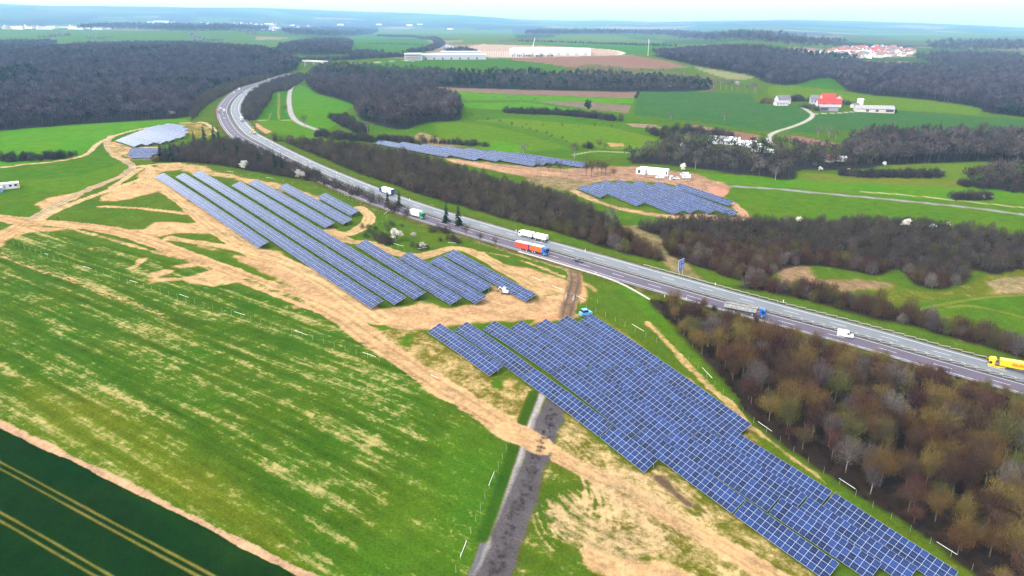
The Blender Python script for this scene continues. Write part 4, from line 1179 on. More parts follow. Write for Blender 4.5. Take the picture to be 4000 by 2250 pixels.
def table(LL, LR, label, group, w=5.4, rise=2.0, low=.8, n_mod=None, posts=True):
    """one solar table: LL, LR = ground pixels under the two ends of its low edge (left, right)"""
    A, B = U([LL, LR], low)[:, :2]
    dvec = B - A; Ln = float(np.hypot(*dvec)); dvec = dvec / Ln
    nv = np.array([-dvec[1], dvec[0]])
    if nv @ A < 0 and abs(nv @ A) > 1 and False: nv = -nv
    A = A + dvec * .25; B = B - dvec * .25; Ln -= .5
    n = n_mod or max(3, round(Ln / 1.67))
    ns = max(2, int(Ln / 8))
    t = np.linspace(0, 1, ns + 1)
    P = A[None] + (B - A)[None] * t[:, None]
    zl = hz(P[:, 0], P[:, 1]) + low
    k_ = min(5, ns)
    zl = np.polyval(np.polyfit(t, zl, min(3, k_)), t)
    root = empty("solar_table", (A[0], A[1], gz(*A)), 0, label, "solar table", group)
    o3 = np.array([A[0], A[1], gz(*A)])
    lowp = np.column_stack([P, zl]) - o3
    high = np.column_stack([P + nv * w, zl + rise]) - o3
    up = np.array([-nv[0] * rise, -nv[1] * rise, w]); up /= np.linalg.norm(up)
    # module surface: top with module coordinates, and the thin body under it
    V = np.concatenate([lowp, high, lowp - up * .06, high - up * .06])
    m_ = ns + 1
    F = []; uvs = []
    for i in range(ns):
        F.append((i, i + 1, m_ + i + 1, m_ + i)); uvs += [(t[i] * n, 0), (t[i + 1] * n, 0), (t[i + 1] * n, 3), (t[i] * n, 3)]
        F.append((2 * m_ + i, 3 * m_ + i, 3 * m_ + i + 1, 2 * m_ + i + 1)); uvs += [(0, 0)] * 4
        F.append((i, 2 * m_ + i, 2 * m_ + i + 1, i + 1)); uvs += [(0, 0)] * 4
        F.append((m_ + i, m_ + i + 1, 3 * m_ + i + 1, 3 * m_ + i)); uvs += [(0, 0)] * 4
    F.append((0, m_, 3 * m_, 2 * m_)); uvs += [(0, 0)] * 4
    F.append((ns, 2 * m_ + ns, 3 * m_ + ns, m_ + ns)); uvs += [(0, 0)] * 4
    me = bpy.data.meshes.new("module_surface")
    me.from_pydata([tuple(v) for v in V], [], F)
    me.materials.append(M_MOD); me.materials.append(M_FRAME)
    me.polygons.foreach_set("material_index", [0 if (j % 4 == 0 and j < 4 * ns) else 1 for j in range(len(F))])
    ul = me.uv_layers.new(name="modules")
    ul.data.foreach_set("uv", np.array(uvs, np.float32).ravel())
    me.update()
    link_mesh("module_surface", me, root)
    mb = MB()
    for f in (.12, .5, .88):
        a_ = lowp + (high - lowp) * f - up * .16
        for i in range(ns):
            mb.tube(a_[i], a_[i + 1], .06, .06, 4)
    mb.build("support_rail", M_RACK, root)
    if posts:
        npst = max(2, min(24, int(Ln / 5) + 1))
        for s_ in np.linspace(.03, .97, npst):
            q = A + (B - A) * s_
            zz = np.interp(s_, t, zl) - o3[2]
            for f in (.22, .80):
                p = q + nv * w * f
                top = zz + rise * f - .15
                bz = gz(*p) - o3[2]
                po = link_mesh("post", POST_ME, root, (p[0] - o3[0], p[1] - o3[1], bz))
                po.scale = (1, 1, max(.2, top - bz))
    return root

G1 = "solar tables of the big lower array"
ORD = ["first", "second", "third", "fourth", "fifth", "sixth", "seventh", "eighth"]
table((1667, 1295), (1913, 1470), "short solar table standing alone at the lower left of the big blue array", G1, w=5.4)
LOWER = [
 [(1773, 1289), (2035, 1478), (2341, 1707), (2518, 1848)],
 [(1884, 1285), (2150, 1462), (2468, 1715), (2862, 2008), (3230, 2271)],
 [(1989, 1284), (2262, 1466), (2590, 1720), (3000, 2001), (3400, 2271)],
 [(2084, 1276), (2360, 1462), (2694, 1717), (3108, 1995), (3540, 2286)],
 [(2168, 1263), (2450, 1453), (2787, 1706), (3209, 1977), (3700, 2302)],
 [(2260, 1256), (2547, 1452), (2887, 1702)]]
PART = ["uppermost table by the bare earth", "second table from the top", "third table, beside the wood", "lowest table at the bottom edge"]
for r, row in enumerate(LOWER):
    for s_ in range(len(row) - 1):
        w_ = 5.4
        table(row[s_], row[s_ + 1], f"{ORD[r]} dark blue row from the paved way, {PART[s_]}", G1, w=w_, rise=2.0)
G2 = "solar rows of the middle array"
MID = [((604, 690), (1008, 968.5)), ((684, 690), (1451, 1205)), ((748, 680), (1541, 1191)), ((903, 724), (1619, 1170)), ((967, 716), (1271, 890.6)),
       ((1084, 731.6), (1340, 877)), ((1237, 770), (1369, 842.5)), ((1388, 958), (1760, 1191)), ((1557, 1007), (1858, 1187)), ((1676, 1021), (1882, 1141)), ((1731, 996), (2053, 1178.5))]
MLAB = ["outermost on the left, ending early beside the pale track", "second from the left, very long, reaching the bare earth", "third from the left, the longest of all", "fourth from the left, long, starting behind the earth track",
        "fifth from the left, ending at the curve of the loop track", "second from the loop track, ending in a point at its bend", "short row nearest the motorway at the loop track",
        "left of the four rows below the blossoming bushes", "second of the four rows below the blossoming bushes", "third and shortest of the four rows below the blossoming bushes", "right-hand row with the small white excavator beside it"]
for (a, b), l in zip(MID, MLAB):
    table(a, b, "bluish solar row, " + l, G2, w=5.4, low=1.25, rise=1.9)
G3 = "solar rows beside the parked white vans"
RIGHT = [((2255, 737), (2344, 773)), ((2299, 727), (2488, 806)), ((2338, 719), (2635, 839)), ((2396, 717), (2697, 834)), ((2466, 719), (2769, 836)), ((2545, 724), (2858, 846)), ((2630, 731), (2844, 804))]
RL = ["shortest, at the left tip", "second from the left", "third from the left, reaching the thicket", "middle row", "fifth from the left", "sixth from the left, ending furthest right", "seventh, next to the vans and the red earth"]
for (a, b), l in zip(RIGHT, RL):
    table(a, b, "blue solar row beyond the motorway, " + l, G3, w=5.2)
G4 = "solar rows of the pale strip"
STRIP = [((1460, 560), (1745, 614)), ((1545, 567.5), (1857, 626)), ((1630, 575.5), (1940, 631)), ((1710, 583), (2083, 650)), ((1800, 591), (2122, 646)), ((1890, 600), (2164, 641)), ((1985, 609), (2277, 654))]
for k, (a, b) in enumerate(STRIP):
    table(a, b, f"pale grey solar row of the long strip beyond the motorway, {ORD[k]} from its left tip", G4, w=7.2, low=1.0)
G5 = "solar rows below the wooded hill"
LT = [((449, 549), (524, 573.5)), ((470, 541), (573, 568)), ((497, 530), (625, 562)), ((522, 521), (660, 553)), ((545, 513), (700, 541)), ((566, 506), (713, 528)), ((590, 500), (714, 515)), ((625, 494), (700, 503))]
for k, (a, b) in enumerate(LT):
    table(a, b, f"whitish solar row below the wooded hill at the upper left, {ORD[k]} from the front", G5, w=6.8, rise=2.2)
LT2 = [((504, 616), (584, 619)), ((493, 605), (612, 606)), ((500, 595), (632, 597))]
for k, (a, b) in enumerate(LT2):
    table(a, b, f"whitish solar row of the small block by the track junction, {ORD[k]} from the front", G5, w=6.8, rise=2.2)

# ------------------------------------------------------------------ fences and posts
M_FPOST = mat("fence_post", (.14, .17, .13), .5, .3, .2)
M_RAILW = mat("white_rail", (.45, .47, .43), .5, .4)
def fence(px, bars, label, step=5.0, h=2.0):
    line = resample(smooth_line(U(px)[:, :2], 1), step)
    o0 = line[0]
    root = empty("site_fence", (o0[0], o0[1], gz(*o0)), 0, label, "fence", "construction site fences")
    me = MB().tube((0, 0, -.3), (0, 0, h), .045, .045, 5).mesh("fence_post", M_FPOST)
    for p in line[:98]:
        link_mesh("fence_post", me, root, (p[0] - o0[0], p[1] - o0[1], gz(*p) - gz(*o0)))
    for a, b in bars:
        A, B = U([a, b])
        mb = MB()
        z0 = gz(*o0)
        mb.tube((A[0] - o0[0], A[1] - o0[1], A[2] + h - .1 - z0), (B[0] - o0[0], B[1] - o0[1], B[2] + h - .1 - z0), .05, .05, 5)
        mb.build("brace_rail", M_RAILW, root)
    return root
fence([(55, 955), (178, 1006), (360, 1064), (520, 1112), (740, 1180), (930, 1240), (1180, 1314), (1450, 1403), (1690, 1486)],
      [((178, 1006), (192, 1010)), ((327, 1056), (360, 1066)), ((509, 1112), (541, 1121)), ((704, 1167), (740, 1180)), ((917, 1236), (960, 1249)), ((1154, 1310), (1202, 1328)), ((1418, 1396), (1468, 1413)), ((1682, 1484), (1712, 1498))],
      "long thin fence with short white brace rails crossing the striped meadow")
fence([(1992, 1725), (1960, 1800), (1930, 1870), (1890, 1960), (1850, 2060), (1812, 2150), (1780, 2240)],
      [((1931, 1866), (1909, 1921)), ((1824, 2137), (1798, 2202))], "thin fence with two white brace rails beside the ditch and the paved way", 4.0)
fence([(2290, 1205), (2370, 1240), (2460, 1285), (2560, 1335), (2650, 1385), (2745, 1455), (2840, 1560), (2960, 1668), (3010, 1700), (3140, 1798), (3275, 1888), (3380, 1965), (3520, 2055), (3655, 2139), (3740, 2192), (3850, 2265)],
      [((2468, 1284), (2514, 1312)), ((2741, 1455), (2780, 1497)), ((2958, 1668), (3012, 1706)), ((3273, 1891), (3337, 1933)), ((3653, 2141), (3734, 2192))], "thin fence with white brace rails between the large solar field and the near wood", 5.0)
fence([(1210, 690), (1290, 740), (1400, 800), (1470, 830), (1515, 850), (1505, 870), (1450, 890)], [((1344, 773), (1364, 779)), ((1502, 850), (1515, 838))], "thin fence curving round the loop track near the motorway", 5)
fence([(1500, 965), (1540, 970), (1578, 984), (1634, 990), (1670, 985)], [((1538, 966), (1577, 977)), ((1632, 986), (1668, 982)), ((1750, 962), (1782, 964))], "short fence with white rails below the blossoming bushes", 4)
fence([(2075, 1085), (2115, 1105), (2150, 1128), (2195, 1148)], [((2078, 1096), (2115, 1113)), ((2155, 1132), (2196, 1148))], "short fence with a white rail left of the muddy site entrance", 5)
fence([(2252, 1172), (2287, 1190), (2350, 1185)], [((2252, 1172), (2288, 1190))], "short fence with a white rail right of the muddy site entrance", 5)
fence([(620, 660), (800, 672), (900, 682), (1060, 706), (1180, 725)], [((885, 679), (913, 683)), ((1040, 704), (1070, 708))], "thin fence with white rails behind the tops of the middle rows", 7)
# gate of mesh panels at the muddy entrance
M_MESH = mat("mesh_panel", (.30, .31, .30), .5, .4, .3)
for (u, v, lb) in ((2210, 1168, "left leaf of the pale mesh gate at the muddy site entrance"), (2240, 1174, "right leaf of the pale mesh gate at the muddy site entrance")):
    p = P1(u, v)
    root = empty("site_gate", p, math.radians(70), lb, "gate", "gate leaves at the site entrance")
    mb = MB()
    for z in (.15, 1.95): mb.box((0, 0, z), (2.6, .07, .07))
    for x in (-1.3, 1.3): mb.box((x, 0, 1.05), (.07, .07, 1.73))
    mb.build("gate_frame", M_MESH, root)
    mb = MB()
    for x in np.linspace(-1.2, 1.2, 13): mb.box((x, 0, 1.05), (.035, .03, 1.7))
    mb.build("gate_mesh", M_MESH, root)

M_YEL = mat("yellow_reflector", (.40, .29, .03), .5, .4)
DP = MB().box((0, 0, .5), (.22, .20, 1.1)).mesh("delineator_post", M_RAILW)
DR = MB().box((0, 0, .93), (.25, .23, .22)).mesh("reflector_band", M_YEL)
for k, (u, v) in enumerate([(1211, 636), (1315, 678), (1443, 726), (1600, 782), (2016, 904), (2286, 981), (2794, 1113), (3060, 1180), (2327, 1072), (2681, 1171), (1066, 558), (2596, 1160)]):
    p = P1(u, v)
    side = 'beyond the far carriageway' if k not in (8, 9, 11) else 'on the near roadside'
    spot = ["near the blossoming bush", "above the first hedge", "before the box lorry", "right of the box lorry", "left of the silo truck", "above the dark car", "right of the blue sign", "above the tipper lorry", "by the muddy entrance", "behind the tipper lorry", "near the bend", "by the drainage channel"][k]
    o = empty("roadside_post", p, 0, f"white roadside post with yellow band {side}, {spot}", "roadside post", "posts along the motorway")
    link_mesh("post_body", DP, o); link_mesh("reflector_band", DR, o)

# blue direction sign
M_BLUE = mat("sign_blue", (.006, .045, .27), .4, .4)
M_WHITE = mat("white_paint", (.42, .42, .41), .45, .4)
M_POSTG = mat("sign_post_grey", (.35, .36, .36), .5, .5, .5)
p = P1(2659, 1070)
i_, _ = road_near(2659, 1080)
tx, ty = ROAD_T[i_]
root = empty("direction_sign", p, math.atan2(ty, tx), "blue motorway direction sign with white border standing beyond the far guardrail", "road sign")
for y in (-1.6, 1.6):
    MB().tube((0, y, -.4), (0, y, 5.0), .09, .09, 6).build("sign_pole", M_POSTG, root)
MB().box((.12, 0, 4.3), (.10, 5.0, 4.9)).build("sign_border", M_WHITE, root)
MB().box((-.02, 0, 4.3), (.19, 4.7, 4.6)).build("sign_panel", M_BLUE, root)
mb = MB()
for (y, z, w_, h_) in ((-1.0, 5.9, 2.0, .34), (-1.1, 5.2, 1.7, .30), (-1.0, 3.9, 2.2, .34), (-1.2, 3.2, 1.8, .3), (-1.1, 2.6, 1.9, .26)):
    mb.box((-.12, y, z), (.03, w_, h_))
mb.box((-.12, 1.3, 4.2), (.03, .3, 3.2))
mb.add([(-.13, .9, 5.6), (-.13, 1.7, 5.6), (-.13, 1.3, 6.3)], [(0, 1, 2)])
mb.box((-.12, .75, 3.5), (.03, .9, .26))
mb.build("sign_lettering", M_WHITE, root)

# ------------------------------------------------------------------ vehicles
def paint(name, c, rough=.3, spec=.4):
    return mat(name, tuple(.52 * k for k in c), rough, spec)
P_WHITE = paint("vehicle_white", (.78, .79, .80)); P_RED = paint("tarpaulin_red", (.62, .045, .02), .5); P_ORANGE = paint("tarpaulin_orange", (.75, .10, .015), .5)
P_BLUE = paint("vehicle_blue", (.015, .12, .45)); P_NAVY = paint("vehicle_navy", (.02, .05, .30)); P_YELLOW = paint("vehicle_yellow", (.80, .50, .01))
P_BLACK = paint("vehicle_black", (.012, .013, .015)); P_DARK = mat("chassis_dark", (.025, .025, .028), .7); P_GLASS = mat("vehicle_glass", (.012, .016, .022), .1, .6)
P_TYRE = mat("tyre", (.015, .015, .016), .9); P_HUB = mat("wheel_hub", (.35, .35, .35), .5, .5, .5); P_SILVER = paint("vehicle_silver", (.45, .47, .50)); P_GREY = paint("vehicle_grey", (.30, .34, .36), .5)
P_GREEN = paint("vehicle_green", (.03, .28, .09)); P_LBLUE = paint("vehicle_light_blue", (.12, .42, .72)); P_RUST = mat("tipper_red_brown", (.10, .03, .02), .7, var=.3)
P_DULL = mat("tipper_dusty_grey", (.17, .185, .18), .7, var=.35, scale=.8); P_LETTER = mat("lettering_red", (.35, .03, .006), .5); P_LAMP = mat("head_lamp", (.75, .76, .78), .2, .6)
P_ORANGEB = paint("container_orange", (.75, .32, .02), .5)

def wheel_mesh(r, w, name="wheel"):
    mb = MB().tube((0, -w / 2, 0), (0, w / 2, 0), r, r, 14, 0)
    mb.tube((0, -w / 2 - .012, 0), (0, w / 2 + .012, 0), r * .55, r * .55, 10, 1)
    return mb.mesh(name, [P_TYRE, P_HUB])
W_TRUCK = wheel_mesh(.52, .34); W_CAR = wheel_mesh(.33, .22)

def vehicle(name, i, off, fwd, label, cat, group=None, loc=None, rz=None):
    """fwd: +1 drives towards the right frame edge (near carriageway), -1 away from it"""
    if loc is None:
        loc = road_pt(i, off, .07)
        t = -ROAD_T[i] if fwd > 0 else ROAD_T[i]
        rz = math.atan2(t[1], t[0])
    return empty(name, loc, rz, label, cat, group)

def wheels(root, xs, y, me, r):
    for x in xs:
        for s_ in (-1, 1):
            link_mesh("wheel", me, root, (x, s_ * y, r))

def lorry_cab(root, x1, paint_m, h=3.55, L=2.25, roofdef=True):
    """cab whose front face stands at x = x1"""
    x0 = x1 - L
    prof = [(x0, .95), (x1 - .05, .55), (x1, .75), (x1 - .02, 1.75), (x1 - .22, 3.0), (x1 - .75, h), (x0, h + .12 if roofdef else h)]
    MB().extrude_y(prof, -1.24, 1.24).build("cab", paint_m, root)
    mb = MB()
    mb.add([(x1 + .01, -1.08, 1.78), (x1 + .01, 1.08, 1.78), (x1 - .19, 1.05, 2.92), (x1 - .19, -1.05, 2.92)], [(0, 1, 2, 3)])
    mb.build("windscreen", P_GLASS, root)
    for s_ in (-1, 1):
        mb = MB(); y = s_ * 1.255
        mb.add([(x1 - .35, y, 1.75), (x1 - 1.35, y, 1.75), (x1 - 1.35, y, 2.65), (x1 - .5, y, 2.65)], [(0, 1, 2, 3)])
        mb.build("side_window", P_GLASS, root)
        MB().box((x1 - .12, s_ * 1.45, 2.3), (.14, .25, .7)).build("mirror", P_BLACK, root)
        MB().box((x1 + .01, s_ * .9, .85), (.06, .4, .22)).build("headlight", P_LAMP, root)
    MB().box((x1 - .02, 0, .55), (.25, 2.4, .35)).build("bumper", P_DARK, root)
    MB().box((x1 + .0, 0, 1.3), (.06, 1.7, .55)).build("grille", P_DARK, root)

def road_train(i, off):
    r = vehicle("lorry", i, off, 1, "red and orange curtain lorry with trailer and blue cab on the near carriageway", "lorry")
    lorry_cab(r, 9.2, P_BLUE, 3.5)
    MB().box((1.2 + 1.4, 0, .95), (11.0, .9, .3)).build("chassis", P_DARK, r)
    MB().box((3.1, 0, 2.45), (7.4, 2.5, 2.55)).build("front_curtain_box", P_ORANGE, r)
    MB().box((3.1, 0, 3.76), (7.46, 2.54, .12)).build("front_box_roof", P_WHITE, r)
    mb = MB(); mb.box((6.83, 0, 2.45), (.08, 2.54, 2.6)); mb.build("front_bulkhead", P_BLUE, r)
    MB().box((-5.3, 0, 2.35), (8.0, 2.5, 2.65)).build("trailer_curtain_box", P_RED, r)
    MB().box((-5.3, 0, 3.71), (8.06, 2.54, .12)).build("trailer_roof", P_WHITE, r)
    MB().box((-1.26, 0, 2.35), (.09, 2.54, 2.7)).build("trailer_bulkhead", P_NAVY, r)
    MB().box((-5.0, 0, .9), (8.2, .9, .28)).build("trailer_chassis", P_DARK, r)
    MB().tube((-1.2, 0, .8), (.2, 0, .8), .08).build("drawbar", P_DARK, r)
    wheels(r, (8.0, 2.6, 1.3, -2.4, -6.2, -7.5), 1.06, W_TRUCK, .52)

def silo_truck(i, off):
    r = vehicle("lorry", i, off, -1, "white silo lorry with silo trailer on the far carriageway", "lorry")
    lorry_cab(r, 8.6, P_WHITE, 3.3)
    for nm, x0, x1 in (("silo_body", -.2, 6.1), ("trailer_silo_body", -8.6, -1.2)):
        prof = [(x0, 1.5), (x0 + .1, 1.2), (x1 - .1, 1.2), (x1, 1.5), (x1, 3.15), (x1 - .25, 3.4), (x0 + .25, 3.4), (x0, 3.15)]
        MB().extrude_y(prof, -1.2, 1.2).build(nm, P_WHITE, r)
        mb = MB()
        for x in np.linspace(x0 + .9, x1 - .9, 4): mb.box((x, 0, 3.45), (.6, .7, .14))
        mb.build("filler_lids", P_GREY, r)
        MB().box(((x0 + x1) / 2, 0, .95), (x1 - x0, 2.2, .4)).build("chassis", P_DARK, r)
    MB().tube((-1.2, 0, .8), (.0, 0, .8), .08).build("drawbar", P_DARK, r)
    wheels(r, (7.4, 2.2, .9, -2.4, -6.6, -7.9), 1.06, W_TRUCK, .52)

def tipper(i, off):
    r = vehicle("lorry", i, off, 1, "dusty grey tipper semi-trailer lorry with bright blue cab on the near carriageway", "lorry")
    lorry_cab(r, 8.0, P_BLUE, 3.4, 2.2)
    mb = MB()                                # open tub: four walls and a floor
    x0, x1 = -8.0, 4.6
    mb.box(((x0 + x1) / 2, 0, 1.45), (x1 - x0, 2.4, .12))
    for s_ in (-1, 1): mb.box(((x0 + x1) / 2, s_ * 1.2, 2.25), (x1 - x0, .08, 1.6))
    for x in (x0, x1): mb.box((x, 0, 2.25), (.08, 2.32, 1.6))
    mb.build("tipper_body", P_DULL, r)
    MB().box(((x0 + x1) / 2, 0, 2.05), (x1 - x0 - .2, 2.28, .9)).build("load", P_RUST, r)
    mb = MB()
    for x in np.linspace(x0 + .5, x1 - .5, 9):
        for s_ in (-1, 1): mb.box((x, s_ * 1.26, 2.2), (.1, .06, 1.6))
    mb.build("body_ribs", P_DULL, r)
    MB().box((-.5, 0, 1.05), (15, .9, .3)).build("chassis", P_DARK, r)
    MB().box((5.3, 0, 1.1), (1.0, 2.3, .6)).build("fuel_tank", P_RUST, r)
    wheels(r, (6.8, 3.2, -4.0, -5.3, -6.6), 1.06, W_TRUCK, .52)

def text_mesh(txt, size, m, parent, loc, rot, name="lettering"):
    cu = bpy.data.curves.new("lettering_curve", 'FONT')
    cu.body = txt; cu.size = size; cu.extrude = .01; cu.align_x = 'CENTER'; cu.align_y = 'CENTER'; cu.offset = size * .02
    to = bpy.data.objects.new("lettering_tmp", cu)
    C.objects.link(to)
    dg = bpy.context.evaluated_depsgraph_get()
    me = bpy.data.meshes.new_from_object(to.evaluated_get(dg))
    bpy.data.objects.remove(to); bpy.data.curves.remove(cu)
    me.name = name
    me.materials.clear(); me.materials.append(m)
    o = link_mesh(name, me, parent, loc)
    o.rotation_euler = rot
    return o

def yellow_semi(i, off):
    r = vehicle("lorry", i, off, -1, "yellow semi-trailer lorry with red lettering at the right edge of the picture", "lorry")
    lorry_cab(r, 8.2, P_YELLOW, 3.75, 2.25)
    MB().box((5.95, 0, 3.45), (.5, 2.2, .7)).build("roof_spoiler", P_YELLOW, r)
    prof = [(-8.3, 1.25), (4.4, 1.55), (4.6, 3.75), (-8.3, 3.75)]
    MB().extrude_y(prof, -1.25, 1.25).build("trailer_body", P_YELLOW, r)
    MB().box((-1.85, 0, 3.82), (12.8, 2.4, .1)).build("tarpaulin_roof", mat("tarpaulin_pale_yellow", (.46, .36, .07), .6), r)
    MB().box((0, 0, 1.0), (15, .9, .3)).build("chassis", P_DARK, r)
    mb = MB()
    for s_ in (-1, 1): mb.box((4.2, s_ * 1.1, .85), (3.4, .25, .55))
    mb.build("side_skirt", P_YELLOW, r)
    text_mesh("deuka", 1.75, P_LETTER, r, (-1.2, 1.275, 2.75), (math.pi / 2, 0, math.pi))
    text_mesh("deuka", 1.75, P_LETTER, r, (-1.2, -1.275, 2.75), (math.pi / 2, 0, 0))
    wheels(r, (6.9, 3.0, -3.6, -4.9, -6.2), 1.06, W_TRUCK, .52)

def box_lorry(i, off, fwd, cabm, boxm, roofm, rearm, label, L=8.0):
    r = vehicle("lorry", i, off, fwd, label, "lorry")
    lorry_cab(r, L * .5 + 2.6, cabm, 3.4)
    MB().box((.0, 0, 2.4), (L, 2.5, 2.7)).build("box_body", boxm, r)
    MB().box((0, 0, 3.79), (L + .05, 2.54, .1)).build("box_roof", roofm, r)
    MB().box((-L / 2 - .04, 0, 2.4), (.07, 2.5, 2.7)).build("rear_doors", rearm, r)
    MB().box((.8, 0, .95), (L + 1, .9, .3)).build("chassis", P_DARK, r)
    wheels(r, (L * .5 + 1.4, -L * .2, -L * .33), 1.06, W_TRUCK, .52)

_car_cache = {}
def car_parts(kind, m):
    key = (kind, m.name)
    if key in _car_cache: return _car_cache[key]
    out = []
    if kind == 'car':
        prof = [(-2.15, .32), (2.15, .32), (2.2, .62), (2.05, .82), (1.0, .95), (-1.95, 1.0), (-2.2, .8)]
        out.append(("body", MB().extrude_y(prof, -.9, .9).mesh("body", m)))
        mb = MB()
        b_ = [(1.0, .95), (.35, 1.42), (-1.2, 1.45), (-2.0, .98)]
        vs = [(x, -.84 if z < 1.2 else -.66, z) for x, z in b_] + [(x, .84 if z < 1.2 else .66, z) for x, z in b_]
        mb.add(vs, [(0, 1, 2, 3), (7, 6, 5, 4), (0, 4, 5, 1), (1, 5, 6, 2), (2, 6, 7, 3)])
        out.append(("windows", mb.mesh("windows", P_GLASS)))
        out.append(("roof", MB().box((-.43, 0, 1.465), (1.5, 1.3, .04)).mesh("roof", m)))
        wx, r_, wy = (1.35, -1.35), .33, .82
    else:                                     # delivery van
        prof = [(-2.9, .35), (2.75, .35), (2.85, .8), (2.6, 1.15), (1.85, 1.3), (1.15, 2.25), (.9, 2.45), (-2.9, 2.5)]
        out.append(("body", MB().extrude_y(prof, -.98, .98).mesh("body", m)))
        out.append(("windscreen", MB().add([(1.88, -.85, 1.32), (1.88, .85, 1.32), (1.2, .8, 2.24), (1.2, -.8, 2.24)], [(0, 1, 2, 3)]).mesh("windscreen", P_GLASS)))
        for s_ in (-1, 1):
            out.append(("side_window", MB().add([(1.6, s_ * .99, 1.3), (.55, s_ * .99, 1.3), (.55, s_ * .99, 2.05), (1.15, s_ * .99, 2.05)], [(0, 1, 2, 3)]).mesh("side_window", P_GLASS)))
        out.append(("bumper", MB().box((2.8, 0, .5), (.2, 1.9, .35)).mesh("bumper", P_DARK)))
        wx, r_, wy = (1.9, -1.75), .36, .9
    for s_ in (-1, 1):
        out.append(("headlight", MB().box((2.15 if kind == 'car' else 2.72, s_ * .65, .68 if kind == 'car' else .95), (.14, .32, .16)).mesh("headlight", P_LAMP)))
        for x in wx:
            out.append(("wheel", (W_CAR, (x, s_ * wy, r_))))
    _car_cache[key] = out
    return out

def car(kind, m, label, i=None, off=0, fwd=1, loc=None, rz=0, group=None):
    r = vehicle("parked_van" if (kind == 'van' and loc) else ("van" if kind == 'van' else ("parked_car" if loc else "car")), i, off, fwd, label, kind, group, loc, rz)
    for nm, me in car_parts(kind, m):
        if isinstance(me, tuple): link_mesh(nm, me[0], r, me[1])
        else: link_mesh(nm, me, r)
    return r

def on_road(u, v): return road_near(u, v)[0]
road_train(on_road(2083, 985), 8.1)
silo_truck(on_road(2080, 938), -8.2)
tipper(on_road(2912, 1225), 8.1)
yellow_semi(on_road(3966, 1447), -8.2)
box_lorry(on_road(1496, 762), -8.2, -1, P_NAVY, P_WHITE, P_WHITE, P_NAVY, "white box lorry with dark blue cab and rear on the far carriageway behind the bushes", 10.0)
box_lorry(on_road(1655, 838), 8.1, 1, P_GREEN, P_WHITE, P_WHITE, P_WHITE, "white box lorry with green cab half hidden by roadside trees", 7.5)
car('car', P_BLACK, "black car on the near carriageway to the right of the red lorry", on_road(2247, 1022), 4.4)
car('van', P_WHITE, "white delivery van driving on the near carriageway between the near wood and the median", on_road(3285, 1321), 4.6)
# small traffic at the far bend
car('van', P_RED, "small red vehicle on the outer shoulder of the far bend", on_road(853, 441), 10.2)
car('car', P_WHITE, "white car at the bend, left of the small grey car", on_road(869, 425), 8.0)
car('van', P_WHITE, "white van on the inner lane of the bend beside the median", on_road(882, 436), 4.4)
car('car', P_GREY, "small grey car on the bend behind the red vehicle", on_road(870, 448), 6.5)
car('car', P_SILVER, "silver car on the near carriageway just past the bend", on_road(881, 466), 6.0)
car('car', P_WHITE, "white car beyond the bend, first after the wood's edge", on_road(921, 363), 8.0)
car('van', P_WHITE, "white van beyond the bend, further off on the near carriageway", on_road(941, 351), 8.0)
car('car', P_NAVY, "dark blue car on the far carriageway beyond the bend", on_road(954, 366), -4.4)
car('car', P_BLACK, "dark car far off on the inner carriageway beside the shrubs", on_road(997, 349), -8.0)
car('van', P_GREY, "grey van far off where the motorway disappears behind the trees", on_road(1044, 313), 8.0)
box_lorry(on_road(946, 474), -8.2, -1, P_WHITE, P_WHITE, P_WHITE, P_SILVER, "small white box lorry at the bend ahead of the yellow flatbed", 7.0)
i_ = on_road(990, 523)
r_ = vehicle("lorry", i_, -8.2, -1, "yellow lorry with an empty flatbed near the far bend", "lorry")
lorry_cab(r_, 6.0, P_YELLOW, 3.2)
MB().box((2.6, 0, 2.1), (2.0, 2.4, 1.8)).build("loading_crane", P_YELLOW, r_)
MB().box((-1.5, 0, 1.2), (8.0, 2.5, .25)).build("flatbed", P_GREY, r_)
wheels(r_, (4.8, -2.5, -3.8), 1.06, W_TRUCK, .52)

# ------------------------------------------------------------------ site vehicles, cabins and people
def cabin(name, label, px, L, Wd, h, rz, m, extras=(), group=None, cat="site cabin"):
    p = P1(*px)
    r = empty(name, p, rz, label, cat, group)
    MB().box((0, 0, h / 2 + .15), (L, Wd, h)).build("cabin_wall", m, r)
    MB().box((0, 0, h + .2), (L + .15, Wd + .15, .1)).build("cabin_roof", P_WHITE, r)
    for (x, y, z, lx, lz, mm, nm) in extras:
        MB().box((x, y, z), (lx, .07, lz)).build(nm, mm, r)
    return r
cabin("site_container", "long white container standing on the brown earth above the blue rows", (2555, 683), 20, 3.2, 4.6, math.radians(-28), P_WHITE,
      [(-6, -1.62, 2.2, 1.2, 2.0, P_GREY, "cabin_door"), (9.0, -1.62, 2.3, 1.0, 2.0, P_DARK, "cabin_door")])
cabin("site_container", "short white container with dark opening left of the long container", (2504, 680), 6.5, 3.0, 3.6, math.radians(-28), P_WHITE, [(-1, -1.53, 2.0, 2.0, 2.2, P_DARK, "cabin_door")])
G6 = "white vans parked on the earth"
car('van', P_WHITE, "white van parked at the right end of the long container", loc=P1(2577, 697), rz=math.radians(172), group=G6)
car('car', P_WHITE, "white estate car parked right of the blue toilet", loc=P1(2643, 700), rz=math.radians(160))
car('van', P_WHITE, "white van parked behind the other van at the right of the site", loc=P1(2672, 687), rz=math.radians(175), group=G6)
car('van', P_WHITE, "white van parked in front at the right of the site, nearest the meadow", loc=P1(2680, 697), rz=math.radians(175), group=G6)
p = P1(2621, 702)
r = empty("portable_toilet", p, .3, "blue and white portable toilet between the parked vans", "toilet")
MB().box((0, 0, 1.25), (1.6, 1.6, 2.5)).build("toilet_cabin", P_WHITE, r)
